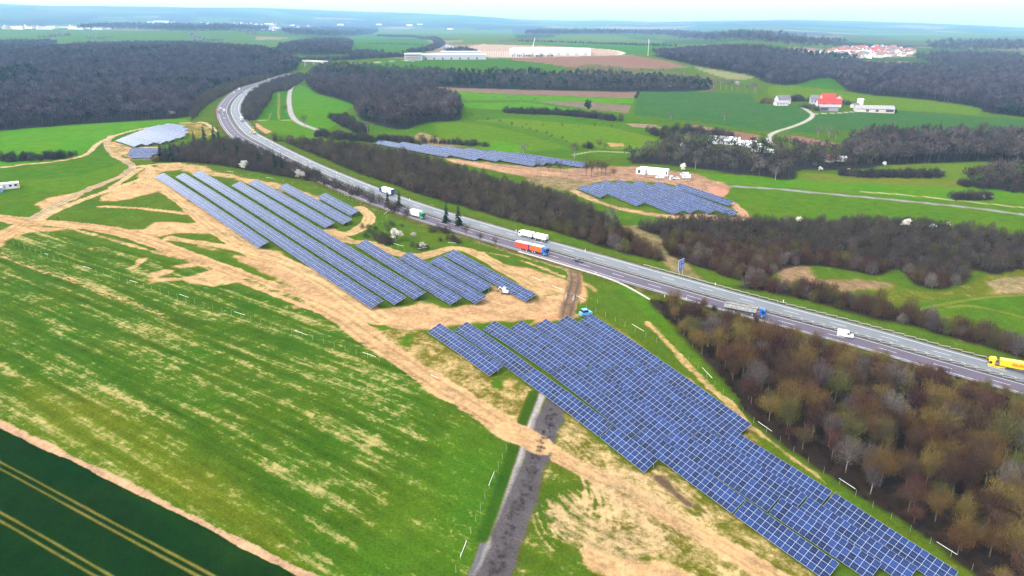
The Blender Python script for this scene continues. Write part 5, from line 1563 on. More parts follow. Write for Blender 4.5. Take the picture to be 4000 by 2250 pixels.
MB().box((0, -.83, 1.2), (1.2, .07, 2.1)).build("toilet_door", P_LBLUE, r)
MB().box((0, 0, 2.62), (1.7, 1.7, .2)).build("toilet_roof", P_WHITE, r)
r = cabin("site_container", "white office container with two windows at the left edge of the picture", (26, 738), 13, 4.5, 3.3, math.radians(38), P_WHITE,
      [(2.0, -2.28, 2.1, 1.3, 1.1, P_GLASS, "cabin_window"), (4.6, -2.28, 2.1, 1.3, 1.1, P_GLASS, "cabin_window"), (-1.0, -2.28, 1.6, 1.0, 2.1, P_GREY, "cabin_door"), (5.7, -2.28, 1.9, .6, 2.8, P_YELLOW, "yellow_panel")])
cabin("site_container", "small blue container with orange top at the left edge of the picture", (-8, 752), 5, 3, 2.6, math.radians(38), P_LBLUE, [(0, -1.55, 2.2, 4.0, .8, P_ORANGEB, "orange_panel")])

# small white excavator
p = P1(1975, 1147)
r = empty("excavator", p, math.radians(160), "small white excavator beside the right-hand row of the middle array", "excavator")
for s_ in (-1, 1): MB().extrude_y([(-1.4, .1), (1.4, .1), (1.55, .4), (1.35, .7), (-1.35, .7), (-1.55, .4)], s_ * .95 - .25, s_ * .95 + .25).build("crawler_track", P_DARK, r)
MB().box((-.2, 0, 1.1), (2.3, 1.9, .7)).build("turntable_body", P_WHITE, r)
MB().extrude_y([(-.3, 1.46), (1.0, 1.46), (.85, 2.9), (-.2, 2.9)], -.05, .9).build("driver_cab", P_WHITE, r)
MB().add([(1.0, .05, 1.7), (1.0, .8, 1.7), (.9, .8, 2.7), (.9, .05, 2.7)], [(0, 1, 2, 3)]).build("cab_window", P_GLASS, r)
MB().tube((1.0, -.3, 1.3), (2.6, -.3, 2.6), .16, .13, 6).tube((2.6, -.3, 2.6), (3.6, -.3, 1.0), .13, .1, 6).build("arm", P_WHITE, r)
MB().extrude_y([(3.3, 1.1), (3.9, .9), (3.8, .35), (3.3, .5)], -.65, .05).build("bucket", P_DARK, r)

# light blue loader behind the top of the last row
p = P1(2287, 1234)
r = empty("loader", p, math.radians(25), "light blue site vehicle behind the top end of the last blue row", "loader")
MB().extrude_y([(-2.4, .6), (2.2, .6), (2.6, 1.1), (2.4, 1.6), (1.0, 1.75), (-2.4, 1.75)], -1.1, 1.1).build("loader_body", P_LBLUE, r)
MB().extrude_y([(-1.6, 1.75), (.9, 1.75), (.5, 2.75), (-1.4, 2.75)], -.95, .95).build("loader_cab", P_GLASS, r)
MB().box((-.45, 0, 2.8), (2.1, 2.0, .12)).build("cab_roof", P_LBLUE, r)
wheels(r, (1.5, -1.5), 1.15, W_TRUCK, .52)

# the person on the track: one skinned figure
p = P1(226, 858)
me = bpy.data.meshes.new("person")
jt = [(0, 0, .95), (0, .01, 1.2), (0, .0, 1.42), (0, -.01, 1.52), (0, -.02, 1.68), (.19, 0, 1.42), (.27, .02, 1.15), (.27, -.08, .92), (-.19, 0, 1.42), (-.27, .02, 1.15), (-.25, -.08, .92), (.1, 0, .90), (.12, -.05, .5), (.12, .03, .06), (.12, -.14, .04), (-.1, 0, .90), (-.13, .08, .5), (-.13, .22, .07), (-.13, .06, .04), (0, -.02, 1.79)]
ed = [(0, 1), (1, 2), (2, 3), (3, 4), (4, 19), (2, 5), (5, 6), (6, 7), (2, 8), (8, 9), (9, 10), (0, 11), (11, 12), (12, 13), (13, 14), (0, 15), (15, 16), (16, 17), (17, 18)]
rd = [.15, .15, .16, .06, .10, .08, .06, .045, .08, .06, .045, .10, .075, .05, .04, .10, .075, .05, .04, .085]
me.from_pydata(jt, ed, [])
me.materials.append(mat("dark_work_clothes", (.03, .032, .03), .9))
po = link_mesh("person", me, None, p)
md = po.modifiers.new("skin", 'SKIN')
for k, s_ in enumerate(me.skin_vertices[0].data): s_.radius = (rd[k], rd[k]); s_.use_root = (k == 0)
po.modifiers.new("smooth", 'SUBSURF').levels = 1
tag(po, "person in dark clothes walking on the earth track at the left", "person")
mb = MB(); mb.tube((0, -.02, 1.74), (0, -.02, 1.86), .115, .07, 8); mb.build("hard_hat", mat("hat_dark", (.05, .045, .04), .6), po)

# ------------------------------------------------------------------ buildings
B_WALL = mat("render_white", (.36, .35, .335), .8, .2, var=.08, scale=.3); B_PALE = mat("render_cream", (.27, .245, .205), .8, .2, var=.1, scale=.3)
B_GREYW = mat("cladding_grey", (.19, .205, .22), .6, .3); B_RED = mat("roof_tiles_red", (.20, .022, .018), .8, .2, var=.18, scale=.4)
B_SLATE = mat("roof_slate", (.07, .068, .072), .7, .3, var=.15, scale=.4); B_BROWN = mat("roof_brown", (.125, .062, .045), .8, .2, var=.15, scale=.4)
B_ETERN = mat("roof_fibre_cement", (.15, .145, .15), .8, .2, var=.12, scale=.4); B_DARKO = mat("dark_opening", (.025, .025, .03), .7)
B_FLAT = mat("roof_membrane_white", (.42, .425, .43), .7, .2); B_FILM = mat("greenhouse_film", (.40, .415, .41), .4, .4)

def gable_house(label, loc, rz, L, Wd, hw, hr, wm, rm, cat="house", group=None, name="house", openings=(), windows=0):
    r = empty(name, loc, rz, label, cat, group)
    y = Wd / 2
    MB().extrude_y([(-y, -1.5), (y, -1.5), (y, hw), (0, hw + hr), (-y, hw)], -L / 2, L / 2).build("wall", wm, r).rotation_euler.z = math.pi / 2
    mb = MB(); ov = .5; e = .18
    sl = hr / y
    for s_ in (-1, 1):
        vs = []
        for x in (-L / 2 - ov, L / 2 + ov):
            vs += [(x, s_ * (y + ov), hw - ov * sl + .05), (x, 0, hw + hr + .05), (x, 0, hw + hr + e + .05), (x, s_ * (y + ov), hw - ov * sl + e + .05)]
        mb.add(vs, [(0, 1, 2, 3), (7, 6, 5, 4), (0, 4, 5, 1), (1, 5, 6, 2), (2, 6, 7, 3), (3, 7, 4, 0)])
    mb.build("roof", rm, r)
    for (x, s_, z, lx, lz) in openings:
        MB().box((x, s_ * (y + .03), z), (lx, .1, lz)).build("gate", B_DARKO, r)
    for k in range(windows):
        x = -L / 2 + L * (k + .5) / windows
        for s_ in (-1, 1):
            MB().box((x, s_ * (y + .03), hw * .55), (1.2, .09, 1.3)).build("window", P_GLASS, r)
    return r

g = "buildings of the farm"
gable_house("white farmhouse with dark slate roof at the left of the farm", P1(3055, 404), math.radians(12), 16, 10, 5, 4.5, B_WALL, B_SLATE, group=g, windows=5)
gable_house("low white annexe in front of the white farmhouse", P1(3050, 411), math.radians(8), 15, 7, 3, 2, B_WALL, B_ETERN, group=g, windows=4)
gable_house("large barn with long bright red tiled roof", P1(3235, 415), math.radians(-8), 26, 12, 3.2, 5.5, B_WALL, B_RED, "barn", g, "barn", [(-6, -1, 2, 4, 3.6), (5, -1, 2, 4, 3.6)], 3)
gable_house("red roofed barn behind the large red barn", P1(3233, 394), math.radians(-5), 16, 10, 4, 5, B_PALE, B_RED, "barn", g, "barn")
gable_house("small red roofed house to the right of the red barns", P1(3277, 398), math.radians(60), 9, 7, 4, 4, B_PALE, B_RED, "house", g)
gable_house("grey house left of the red barn", P1(3180, 405), math.radians(-10), 10, 10, 6, 4, B_GREYW, B_SLATE, "house", g, windows=3)
gable_house("grey open fronted shed in front of the red barn", P1(3233, 432), math.radians(-4), 20, 9, 4.5, 2, B_ETERN, B_ETERN, "shed", g, "shed", [(-5, -1, 2, 8, 3.2)])
gable_house("long low stable with grey fibre cement roof at the right of the farm", P1(3412, 437), math.radians(-12), 40, 13, 4, 3, B_PALE, B_ETERN, "stable", g, "stable", [(15, -1, 2, 8, 2.6), (2, -1, 2, 3, 2.4), (-8, -1, 2, 3, 2.4)], 0)
gable_house("white box-shaped feed store behind the long stable", P1(3358, 414), math.radians(0), 5.5, 5, 7.5, 1, B_WALL, B_FLAT, "store", g, "store")
gable_house("small grey shed left of the long stable", P1(3338, 420), math.radians(30), 9, 6, 3, 2, B_PALE, B_SLATE, "shed", g, "shed")
gable_house("small hut with pink-red roof among the valley trees", P1(3240, 632), .4, 6, 5, 3, 2.5, B_PALE, B_RED, "hut", None, "hut")
gable_house("low white roofed shed among the valley trees", P1(3266, 628), math.radians(-3), 14, 5, 2.6, 1, B_WALL, B_FLAT, "shed", None, "shed")

def tunnel(a, b, w, h, label):
    A, B = U([a, b])
    d = B - A; L = math.hypot(d[0], d[1])
    r = empty("polytunnel", A, math.atan2(d[1], d[0]), label, "greenhouse", "white polytunnels of the nursery")
    n = 9
    prof = [(w / 2 * math.cos(math.pi * k / n), h * math.sin(math.pi * k / n) ** .8 if 0 < k < n else 0) for k in range(n + 1)]
    V = []; F = []
    ns = 12
    for i in range(ns + 1):
        x = L * i / ns
        zz = gz(A[0] + d[0] * i / ns, A[1] + d[1] * i / ns) - A[2]
        V += [(x, y, z + zz) for y, z in prof]
    m_ = n + 1
    for i in range(ns):
        for k in range(n): F.append((i * m_ + k, i * m_ + k + 1, (i + 1) * m_ + k + 1, (i + 1) * m_ + k))
    F.append(tuple(range(m_))); F.append(tuple(reversed(range(ns * m_, ns * m_ + m_))))
    MB().add(V, F).build("film_cover", B_FILM, r)
    MB().box((-.06, 0, 1.2), (.08, 2.0, 2.2)).build("tunnel_door", B_GREYW, r)
tunnel((2766, 545), (2890, 553), 8, 3.8, "rear white polytunnel by the ploughed field")
tunnel((2772, 559), (2955, 568), 8, 3.8, "middle white polytunnel, the longest")
tunnel((2905, 568), (2982, 581), 8, 3.8, "front white polytunnel at the right, near the lane")
tunnel((2935, 588), (3030, 597), 6, 2.6, "low white polytunnel half hidden in the valley trees")

def hall(px, L, Wd, h, rz, wm, rm, label, cat="hall", extra=None, name="industrial_hall", group=None, dz=0):
    p = P1(*px)
    r = empty(name, (p.x, p.y, p.z + dz), rz, label, cat, group)
    MB().box((0, 0, h / 2 - 1), (L, Wd, h + 2)).build("wall", wm, r)
    MB().box((0, 0, h + .25), (L + .6, Wd + .6, .5)).build("roof", rm, r)
    return r

# logistics hall under construction and the grey factory with its glass front
h1 = hall((2150, 212), 185, 120, 12, math.radians(-4), B_WALL, B_FLAT, "huge white flat roofed hall on the bare earth of the plateau", "hall")
for k in range(9):
    MB().box((-80 + 20 * k, -60.2, 3), (8, .5, 5)).build("dock_gate", B_GREYW, h1)
g = "parts of the grey factory on the plateau"
f1 = hall((1752, 231), 150, 45, 9, math.radians(4), B_GREYW, B_FLAT, "long grey factory hall beside the green plateau field", "factory")
for k in range(8):
    MB().box((-62 + 17 * k, -22.6, 2.2), (3, .3, 4)).build("dock_gate", B_DARKO, f1)
f2 = hall((1800, 226), 82, 40, 12.5, math.radians(4), B_GREYW, B_FLAT, "taller grey factory block with white lettering", "factory")
text_mesh("verope", 8.5, P_WHITE, f2, (-6, -20.3, 8.2), (math.pi / 2, 0, 0))
MB().tube((14, -20.4, 8.2), (14, -20.1, 8.2), 2.6, 2.6, 12).build("sign_emblem", P_WHITE, f2)
f3 = hall((1615, 234), 34, 28, 12, math.radians(8), B_WALL, B_FLAT, "white office block with bands of windows at the left end of the grey factory", "office block", name="office_block")
for z in (2.4, 6.0, 9.6):
    MB().box((0, -14.1, z), (32, .3, 1.9)).build("window_band", P_GLASS, f3)
    MB().box((17.1, 0, z), (.3, 26, 1.9)).build("window_band", P_GLASS, f3)
for k, (u, v, c) in enumerate(((1590, 239, P_WHITE), (1602, 240, P_SILVER), (1616, 241, P_WHITE), (1630, 241, P_NAVY))):
    car('car', c, ["white car at the left end of the factory car park", "silver car in front of the white office block", "white car beside the silver one at the factory", "blue car at the corner of the white office block"][k], loc=P1(u, v), rz=.3 * k)
# white poles of the unfinished frames beside the hall
me = MB().box((0, 0, 6), (1.0, 1.0, 12)).mesh("concrete_column", B_WALL)
for k in range(26):
    p = P1(1868 + 7.2 * k * .95, 222 + .12 * k)
    tag(link_mesh("concrete_column", me, None, p), "white concrete column of the unfinished building between the factory and the white hall", "column", "concrete columns on the plateau")
# mast and crane
p = P1(2531, 218)
r = empty("radio_mast", p, 0, "tall slender white mast on the plateau by the wood's edge", "mast")
MB().tube((0, 0, -1), (0, 0, 27), .6, .45, 8).build("mast_shaft", B_WALL, r)
MB().tube((0, 0, 27), (0, 0, 35), .75, .75, 8).build("antenna_panels", B_WALL, r)
MB().tube((0, 0, 35), (0, 0, 40), .3, .2, 6).build("tip", B_RED, r)
p = P1(2070, 214)
r = empty("mobile_crane", p, 0, "white mobile crane leaning over the huge white hall", "crane")
MB().tube((0, -72, 0), (9, -70, 38), 1.1, .7, 6).build("crane_boom", B_WALL, r)
MB().box((0, -73, 1.5), (9, 3, 2.6)).build("crane_carrier", P_YELLOW, r)
# bridge over the far motorway
A, B = U([(1190, 258), (1275, 262)])
r = empty("road_bridge", (A + B) / 2 + np.array([0, 0, 4]), math.atan2(B[1] - A[1], B[0] - A[0]), "grey concrete bridge crossing the motorway where it vanishes in the trees", "bridge")
Lb = math.hypot(*(B - A)[:2])
MB().box((0, 0, 5.0), (Lb, 9, 1.6)).build("bridge_deck", M_CONC, r)
for s_ in (-1, 1): MB().box((0, s_ * 4.6, 6.4), (Lb, .25, 1.1)).build("parapet", M_CONC, r)
for x in (-Lb * .42, 0, Lb * .42): MB().box((x, 0, -1), (1.2, 7, 10.4)).build("pier", M_CONC, r)

# the village in the far valley and the town on the left skyline
HM = []
for k, (wm, rm) in enumerate([(B_WALL, B_BROWN), (B_WALL, B_RED), (B_PALE, B_BROWN), (B_WALL, B_SLATE)]):
    mb = MB()
    L, Wd, hw, hr = 14, 10, 6.5, 4.5
    mb.add([(-L / 2, -Wd / 2, -2), (L / 2, -Wd / 2, -2), (L / 2, Wd / 2, -2), (-L / 2, Wd / 2, -2), (-L / 2, -Wd / 2, hw), (L / 2, -Wd / 2, hw), (L / 2, Wd / 2, hw), (-L / 2, Wd / 2, hw), (-L / 2, 0, hw + hr), (L / 2, 0, hw + hr)],
           [(0, 1, 5, 4), (1, 2, 6, 9, 5), (2, 3, 7, 6), (3, 0, 4, 8, 7)], 0)
    mb.add([(-L / 2 - .4, -Wd / 2 - .4, hw), (L / 2 + .4, -Wd / 2 - .4, hw), (L / 2 + .4, 0, hw + hr + .1), (-L / 2 - .4, 0, hw + hr + .1), (-L / 2 - .4, Wd / 2 + .4, hw), (L / 2 + .4, Wd / 2 + .4, hw)], [(0, 1, 2, 3), (3, 2, 5, 4)], 1)
    HM.append(mb.mesh("village_house", [wm, rm]))
rng = np.random.default_rng(21)
vp = U([(3255, 205), (3300, 192), (3420, 186), (3500, 188), (3575, 206), (3560, 216), (3460, 228), (3360, 230), (3285, 224)])[:, :2]
vpts = scatter(vp, 27, rng); rng.shuffle(vpts)
vp2 = scatter(U([(3075, 204), (3250, 202), (3250, 212), (3130, 214)])[:, :2], 44, rng)
vpts = np.concatenate([vpts[:165], vp2[:35]])
cols_ = ["brown roofed white", "red roofed white", "brown roofed cream", "slate roofed white"]
for q in vpts:
    k = int(rng.choice(4, p=[.35, .2, .25, .2]))
    o = link_mesh("village_house", HM[k], None, tuple(q))
    s = rng.uniform(.8, 1.3); o.scale = (s, s, s); o.rotation_euler.z = rng.uniform(0, 3.14)
    tag(o, f"{cols_[k]} house in the village in the far valley at the upper right", "house", "houses of the far village")
hall((3330, 214), 95, 16, 11, math.radians(-4), B_WALL, B_FLAT, "long white flat roofed block in the middle of the far village", "school", name="school_building")
town = [(60, 111, 70, 'grey'), (118, 109, 40, ''), (175, 112, 55, ''), (205, 108, 50, ''), (250, 106, 80, 'red'), (300, 112, 60, ''), (340, 110, 70, ''), (385, 114, 45, 'dark'), (420, 112, 40, ''), (450, 104, 80, ''), (480, 98, 50, ''), (520, 105, 45, ''),
        (560, 95, 60, ''), (590, 88, 70, ''), (630, 84, 110, ''), (665, 90, 60, ''), (700, 105, 60, ''), (720, 96, 50, 'grey'), (750, 100, 55, ''), (785, 100, 65, ''), (820, 98, 45, ''), (905, 102, 40, ''), (935, 96, 80, ''), (975, 112, 60, ''),
        (1010, 95, 90, ''), (1050, 92, 80, ''), (1040, 112, 100, ''), (1080, 108, 60, ''), (1140, 98, 35, ''), (1175, 118, 50, ''), (1240, 104, 40, ''), (1330, 96, 60, ''), (1600, 98, 60, ''), (1640, 94, 45, ''), (1760, 112, 45, ''), (1480, 95, 45, '')]
rng = np.random.default_rng(31)
for k, (u, v, L, t_) in enumerate(town):
    rm = {'red': B_RED, 'grey': B_GREYW, 'dark': B_SLATE}.get(t_, B_FLAT)
    hall((u, v + 3), L * rng.uniform(.8, 1.3), rng.uniform(18, 40), rng.uniform(8, 17), rng.uniform(-.4, .4), B_WALL, rm,
         f"{'red roofed' if t_ == 'red' else 'dark roofed' if t_ == 'dark' else 'white'} flat commercial building in the town on the left skyline", "building", name="town_building", group="commercial buildings of the far town")
tp = scatter(U([(0, 118), (260, 114), (480, 110), (700, 112), (1000, 118), (1180, 124), (1300, 108), (1150, 98), (900, 92), (640, 84), (420, 100), (0, 106)])[:, :2], 90, rng)
rng.shuffle(tp)
for q in tp[:90]:
    k = int(rng.choice(4)); s = rng.uniform(.9, 1.7)
    o = link_mesh("town_house", HM[k], None, tuple(q)); o.scale = (s, s, s); o.rotation_euler.z = rng.uniform(0, 3.14)
    tag(o, f"{cols_[k]} house scattered among the halls of the town on the left skyline", "house", "houses of the far town")

# ------------------------------------------------------------------ hedges, single trees, blossoming bushes
CON = []
for k in range(3):
    tr, nd = conifer(800 + k, 14, 6.2, 15, 12)
    CON.append([("trunk", np_mesh("trunk", *tr, M_BARK)), ("crown", np_mesh("crown", *nd, M_NEEDLE))])
PIN = []
for k in range(3):
    wd, lf = leafy(820 + k, 13, 9, 420, 1.25, .25)
    PIN.append([("trunk", np_mesh("trunk", *wd, M_BARK)), ("crown", np_mesh("crown", *lf, M_PINE))])
BLO = []
for k in range(3):
    wd, lf = leafy(840 + k, 6.5, 6.8, 900, .55, .16, 18)
    BLO.append([("trunk", np_mesh("trunk", *wd, M_BARK)), ("crown", np_mesh("crown", *lf, M_BLOSSOM))])
LEA = []
for k in range(2):
    wd, lf = leafy(860 + k, 8, 7, 700, .6, .15, 16)
    LEA.append([("trunk", np_mesh("trunk", *wd, M_BARK)), ("crown", np_mesh("crown", *lf, M_LEAF))])
FT = {}
for c in ('brown', 'grey'):
    for k in range(2):
        wd, tw = bare_tree(900 + k, 11, 8.5, 330, 1.7, .10, nlimb=12)
        FT[c, k] = [("trunk", np_mesh("trunk", *wd, M_BARK_PALE if c == 'grey' else M_BARK)), ("crown", np_mesh("crown", *tw, TWIG[c]))]

rng = np.random.default_rng(77)
def plant(kind, parts, u, v, s, label, cat, group, sz=1.0):
    p = P1(u, v)
    return put(kind, parts, p.x, p.y, p.z, s, rng.uniform(0, 6.28), label, cat, group, sz)

for u, v, s, lab in [(955, 662, 1.0, "white blossoming bush at the wood's edge behind the middle arrays"), (1176, 704, 1.15, "rounded white blossoming bush left of the box lorry's hedge"), (1549, 942, 1.1, "large white blossoming bush on the green patch by the loop track"),
                     (1616, 931, .5, "small white blossoming bush right of the large one"), (1650, 972, .55, "low whitish bush beside the short white fence"), (672, 454, 1.0, "white blossoming bush at the foot of the wooded hill"),
                     (2668, 668, .9, "pale blossoming bush behind the parked vans"), (3535, 892, .9, "white blossoming bush on the top edge of the dark thicket"), (3640, 898, .6, "pale blossoming bush at the thicket's top edge further right"), (3700, 888, .55, "creamy blossoming bush at the thicket's highest point"),
                     (3310, 676, .6, "whitish bush at the left end of the hedge above the bright meadow"), (3205, 670, .6, "white flowering hedge piece near the valley trees"), (3840, 780, .5, "pale blossoming bush in the round clump on the bright meadow"), (3868, 778, .45, "whitish bush at the right of the round clump on the bright meadow"),
                     (2620, 342, 1.3, "white blossoming bush in the dark band of trees"), (2878, 338, 1.3, "white blossoming tree among the row of tall bare trees"), (2317, 458, .8, "slender white blossoming tree beside the field hedge"), (1515, 318, 1.0, "pale rounded bush in front of the evergreen band"), (2665, 580, .8, "white blossoming bush near the polytunnels"),
                     (550, 306, 1.3, "pale blossoming tree in the middle of the wooded hill"), (274, 360, 1.2, "white blossoming tree low on the wooded hill"), (3455, 648, .55, "white blossoming bush at the foot of the right-hand wood"), (3120, 872, .6, "pale flowering bush at the left top edge of the thicket")]:
    plant("blossom_bush", BLO[int(rng.integers(0, 3))], u, v, s, lab, "bush", "white blossoming bushes")
# dark conifers in the belt left of the motorway
for u, v, s, lab in [(630, 628, .95, "left-hand"), (652, 622, .8, "second"), (670, 632, 1.0, "third"), (700, 616, .7, "small fourth"), (760, 566, .8, "upper"), (800, 560, 1.05, "tall upper"), (838, 556, 1.05, "paired upper"), (856, 556, .9, "right of the upper pair"), (1076, 672, 1.1, "slender dark"), (1104, 676, .95, "broad lower"),
                     (1010, 640, .8, "middle"), (930, 620, .85, "inner"), (880, 608, .8, "hidden inner"), (1515, 806, .7, "roadside"), (1560, 810, .75, "second roadside"), (1743, 870, .85, "thin roadside"), (1790, 882, .9, "third roadside")]:
    plant("conifer", CON[int(rng.integers(0, 3))], u, v, s, f"dark green {lab} conifer between the middle arrays and the motorway", "conifer", "conifers beside the motorway", 1.1)
for u, v, lab in [(1330, 300, ''), (1290, 300, ''), (1260, 302, ''), (1360, 312, ''), (1420, 300, ''), (1240, 290, ''), (1400, 290, ''), (1310, 285, ''), (1520, 308, ''), (1600, 300, ''), (1570, 318, ''), (1680, 318, ''), (1760, 300, ''), (2030, 296, ''), (2070, 296, ''), (2105, 290, ''), (2210, 344, ''), (2190, 340, ''), (2340, 300, ''), (2390, 312, ''), (1935, 300, ''),
                  (2296, 442, 'solitary '), (1460, 300, ''), (1640, 310, ''), (1850, 320, ''), (1960, 330, '')]:
    plant("pine_tree", PIN[int(rng.integers(0, 3))], u, v, rng.uniform(.8, 1.25), "solitary dark evergreen beside the field hedge" if lab else "dark green pine in the band of trees below the plateau", "pine", "" if lab else "pines of the tree band")
for u, v, s in [(70, 300, 1.9), (105, 295, 1.9), (150, 330, 1.2), (250, 300, 1.2), (680, 320, 1.3)]:
    plant("conifer", CON[int(rng.integers(0, 3))], u, v, s, "tall dark conifer rising above the bare wood on the left hill", "conifer", "conifers on the left hill")
for k, (u, v) in enumerate([(3460, 548), (3475, 552), (3495, 550), (3515, 556), (3535, 552), (3560, 555), (3575, 560), (3420, 560), (3440, 558), (3800, 580), (3820, 584), (3840, 590), (3665, 540), (3505, 565), (3545, 566)]):
    plant("conifer", CON[int(rng.integers(0, 3))], u, v, rng.uniform(.95, 1.3), "dark conifer in the clump on the edge of the right-hand wood", "conifer", "conifers of the right-hand wood")
for k, (u, v) in enumerate([(3930, 442), (3950, 446), (3975, 452), (3995, 456), (3910, 440), (3960, 440), (3760, 306), (3790, 300), (3365, 330)]):
    plant("conifer", CON[int(rng.integers(0, 3))], u, v, rng.uniform(1.1, 1.5), "dark conifer among the bare trees of the right-hand hillside", "conifer", "conifers of the right hillside")
# single bare trees in the fields and along lanes
solo = [(1190, 500, 1.25, 'grey', "tall pale bare tree beside the curved grey lane"), (1116, 442, .9, 'grey', "small bare tree at the left of the curved grey lane"), (1436, 520, 1.1, 'grey', "slender pale birch at the end of the bare wood"), (2045, 608, 1.1, 'grey', "pale bare tree behind the pale solar strip"), (2244, 618, 1.2, 'grey', "white-limbed bare tree right of the pale solar strip"),
        (3028, 704, 1.1, 'grey', "pale leafless tree at the left of the bright meadow"), (2342, 584, .9, 'brown', "round dense tree by the farm lane"), (2880, 560, .8, 'brown', "bare tree by the polytunnels"), (2100, 665, .75, 'brown', "left of three bare fruit trees in front of the pale strip"), (2144, 672, .8, 'brown', "middle of three bare fruit trees in front of the pale strip"), (2188, 674, .8, 'brown', "right of three bare fruit trees in front of the pale strip"),
        (2398, 696, .75, 'brown', "small bare tree just above the left rows of the right array"), (2290, 688, 1.25, 'brown', "big gnarled bare tree at the left of the construction ground"), (2310, 692, 1.35, 'brown', "big bare tree, the tallest of the group at the construction ground"), (2350, 682, 1.0, 'brown', "slanting bare tree right of the tall group"), (2365, 684, .95, 'brown', "thin bare tree right of the tall group"), (2335, 678, 1.0, 'brown', "bare tree behind the tall group"),
        (2390, 878, 1.15, 'grey', "grey bare tree standing alone on the bank edge beyond the motorway"), (1820, 930, .75, 'brown', "bare bush-like tree right of the twin rut track"), (1936, 972, .7, 'brown', "lone bare tree left of the red lorry beside the rut track"), (1876, 955, .65, 'brown', "small bare tree between rut track and motorway"),
        (2715, 662, 1.0, 'grey', "bare tree behind the white vans"), (2830, 470, .9, 'grey', "bare tree at the lower edge of the blue-green field"), (2620, 465, .8, 'grey', "small bare tree on the edge of the blue-green field")]
for u, v, s, c, lab in solo:
    plant("field_tree", FT[c, int(rng.integers(0, 2))], u, v, s, lab, "tree", None)
def tree_row(pts, s0, s1, c, lab, grp, step=None):
    line = smooth_line(U(pts)[:, :2], 1)
    if step: line = resample(line, step)
    for q in line:
        s = rng.uniform(s0, s1)
        put("field_tree", FT[c, int(rng.integers(0, 2))], q[0] + rng.normal() * 1.2, q[1] + rng.normal() * 1.2, gz(q[0], q[1]), s, rng.uniform(0, 6.28), lab, "tree", grp)
tree_row([(2008, 497), (2112, 526), (2166, 544), (2203, 560), (2240, 572)], .3, .55, 'brown', "small bare fruit tree in the curved row across the bright meadow", "fruit trees in the curved row", 13)
tree_row([(1832, 387), (1900, 390), (2100, 398)], .4, .6, 'grey', "small bare fruit tree in the row below the brown field strip", "fruit trees below the brown strip", 17)
tree_row([(1835, 450), (1900, 476), (1990, 488), (2110, 498), (2400, 500)], .25, .5, 'brown', "little bare tree in the row dividing the green meadows", "small trees between the meadows", 16)
tree_row([(2500, 476), (2600, 488), (2760, 505), (2900, 520), (2990, 530)], .25, .5, 'brown', "low bare tree along the lower edge of the blue-green field", "trees below the blue-green field", 20)
tree_row([(2790, 345), (2850, 354), (2930, 362), (2960, 368)], 1.1, 1.7, 'grey', "tall bare tree in the row at the top of the blue-green field", "tall trees above the blue-green field", 14)
tree_row([(2260, 282), (2450, 284), (2600, 290), (2700, 296)], .7, 1.4, 'grey', "bare tree standing out against the brown plateau field", "trees on the plateau's edge", 18)
tree_row([(3190, 536), (3260, 545), (3340, 556), (3390, 560)], .8, 1.2, 'grey', "bare tree in the thin row below the right blue-green field", "trees below the right field", 10)
tree_row([(3800, 722), (3850, 728), (3920, 738), (4000, 748)], .9, 1.25, 'brown', "bare tree in the group at the right edge above the lane", "trees at the right edge", 8)
tree_row([(2250, 590), (2280, 588), (2320, 586), (2420, 592)], .5, .7, 'brown', "bare bush tree along the farm lane", "trees along the farm lane", 12)

HG = [(.065, .05, .045), (.08, .06, .05), (.055, .05, .04), (.09, .07, .06)]
def hedge(px, w, step, sr, lab, tn=HG):
    line = smooth_line(U(px)[:, :2], 1)
    line = resample(line, step)
    P = []
    for q in line:
        for _ in range(max(1, int(w / step))):
            x, y = q[0] + RNG.uniform(-w, w) / 2, q[1] + RNG.uniform(-w, w) / 2
            P.append((x, y, gz(x, y)))
    P = np.array(P)
    return merged("hedge", SH2, P, RNG.uniform(*sr, len(P)), tint(len(P), tn), M_TINT, lab, "hedge", None)
hedge([(15, 632), (60, 626), (120, 626), (180, 626), (250, 616)], 9, 2.5, (.8, 1.25), "row of dark bushes at the left edge below the bright green field")
hedge([(275, 612), (295, 610)], 4, 2, (.7, .9), "short dark bush beside the curved track at the left")
hedge([(1990, 440), (2060, 446), (2130, 444), (2230, 452), (2330, 462), (2410, 472)], 12, 3, (.8, 1.4), "dark hedge across the middle of the green fields")
hedge([(1262, 530), (1340, 542), (1450, 552), (1560, 556), (1640, 560)], 16, 3, (.7, 1.3), "dark bushes along the foot of the bare wood behind the pale strip")
hedge([(1320, 462), (1340, 480), (1380, 500), (1420, 520)], 14, 3, (.8, 1.4), "grey bushes at the left foot of the bare wood")
hedge([(1690, 558), (1720, 560), (1790, 566), (1880, 570), (1900, 575)], 6, 3, (.5, 1.2), "brown bushes behind the pale strip's upper edge")
hedge([(2292, 580), (2315, 580)], 5, 2, (.9, 1.1), "two dark round bushes beside the dense lane tree")
hedge([(3300, 686), (3400, 690), (3520, 690), (3600, 690), (3670, 688)], 10, 2.5, (.7, 1.2), "long dark hedge above the bright meadow at the right")
hedge([(3735, 778), (3780, 778), (3830, 778), (3865, 775)], 8, 2, (.6, 1.1), "round dark clump of bushes on the bright meadow")
hedge([(3765, 726), (3820, 734), (3900, 740), (4000, 752)], 9, 2.5, (.7, 1.2), "dark bushes under the trees at the right edge")
hedge([(2480, 385), (2490, 372), (2494, 362)], 3, 2, (.4, .6), "thin dark hedge between the brown strip and the blue-green field")
hedge([(2640, 520), (2700, 522), (2760, 530), (2800, 545)], 30, 5, (.9, 1.7), "dark brown clump of trees left of the polytunnels")
hedge([(2555, 520), (2600, 538), (2650, 556), (2680, 575)], 14, 4, (.7, 1.3), "brown bushes between the meadow and the polytunnels")
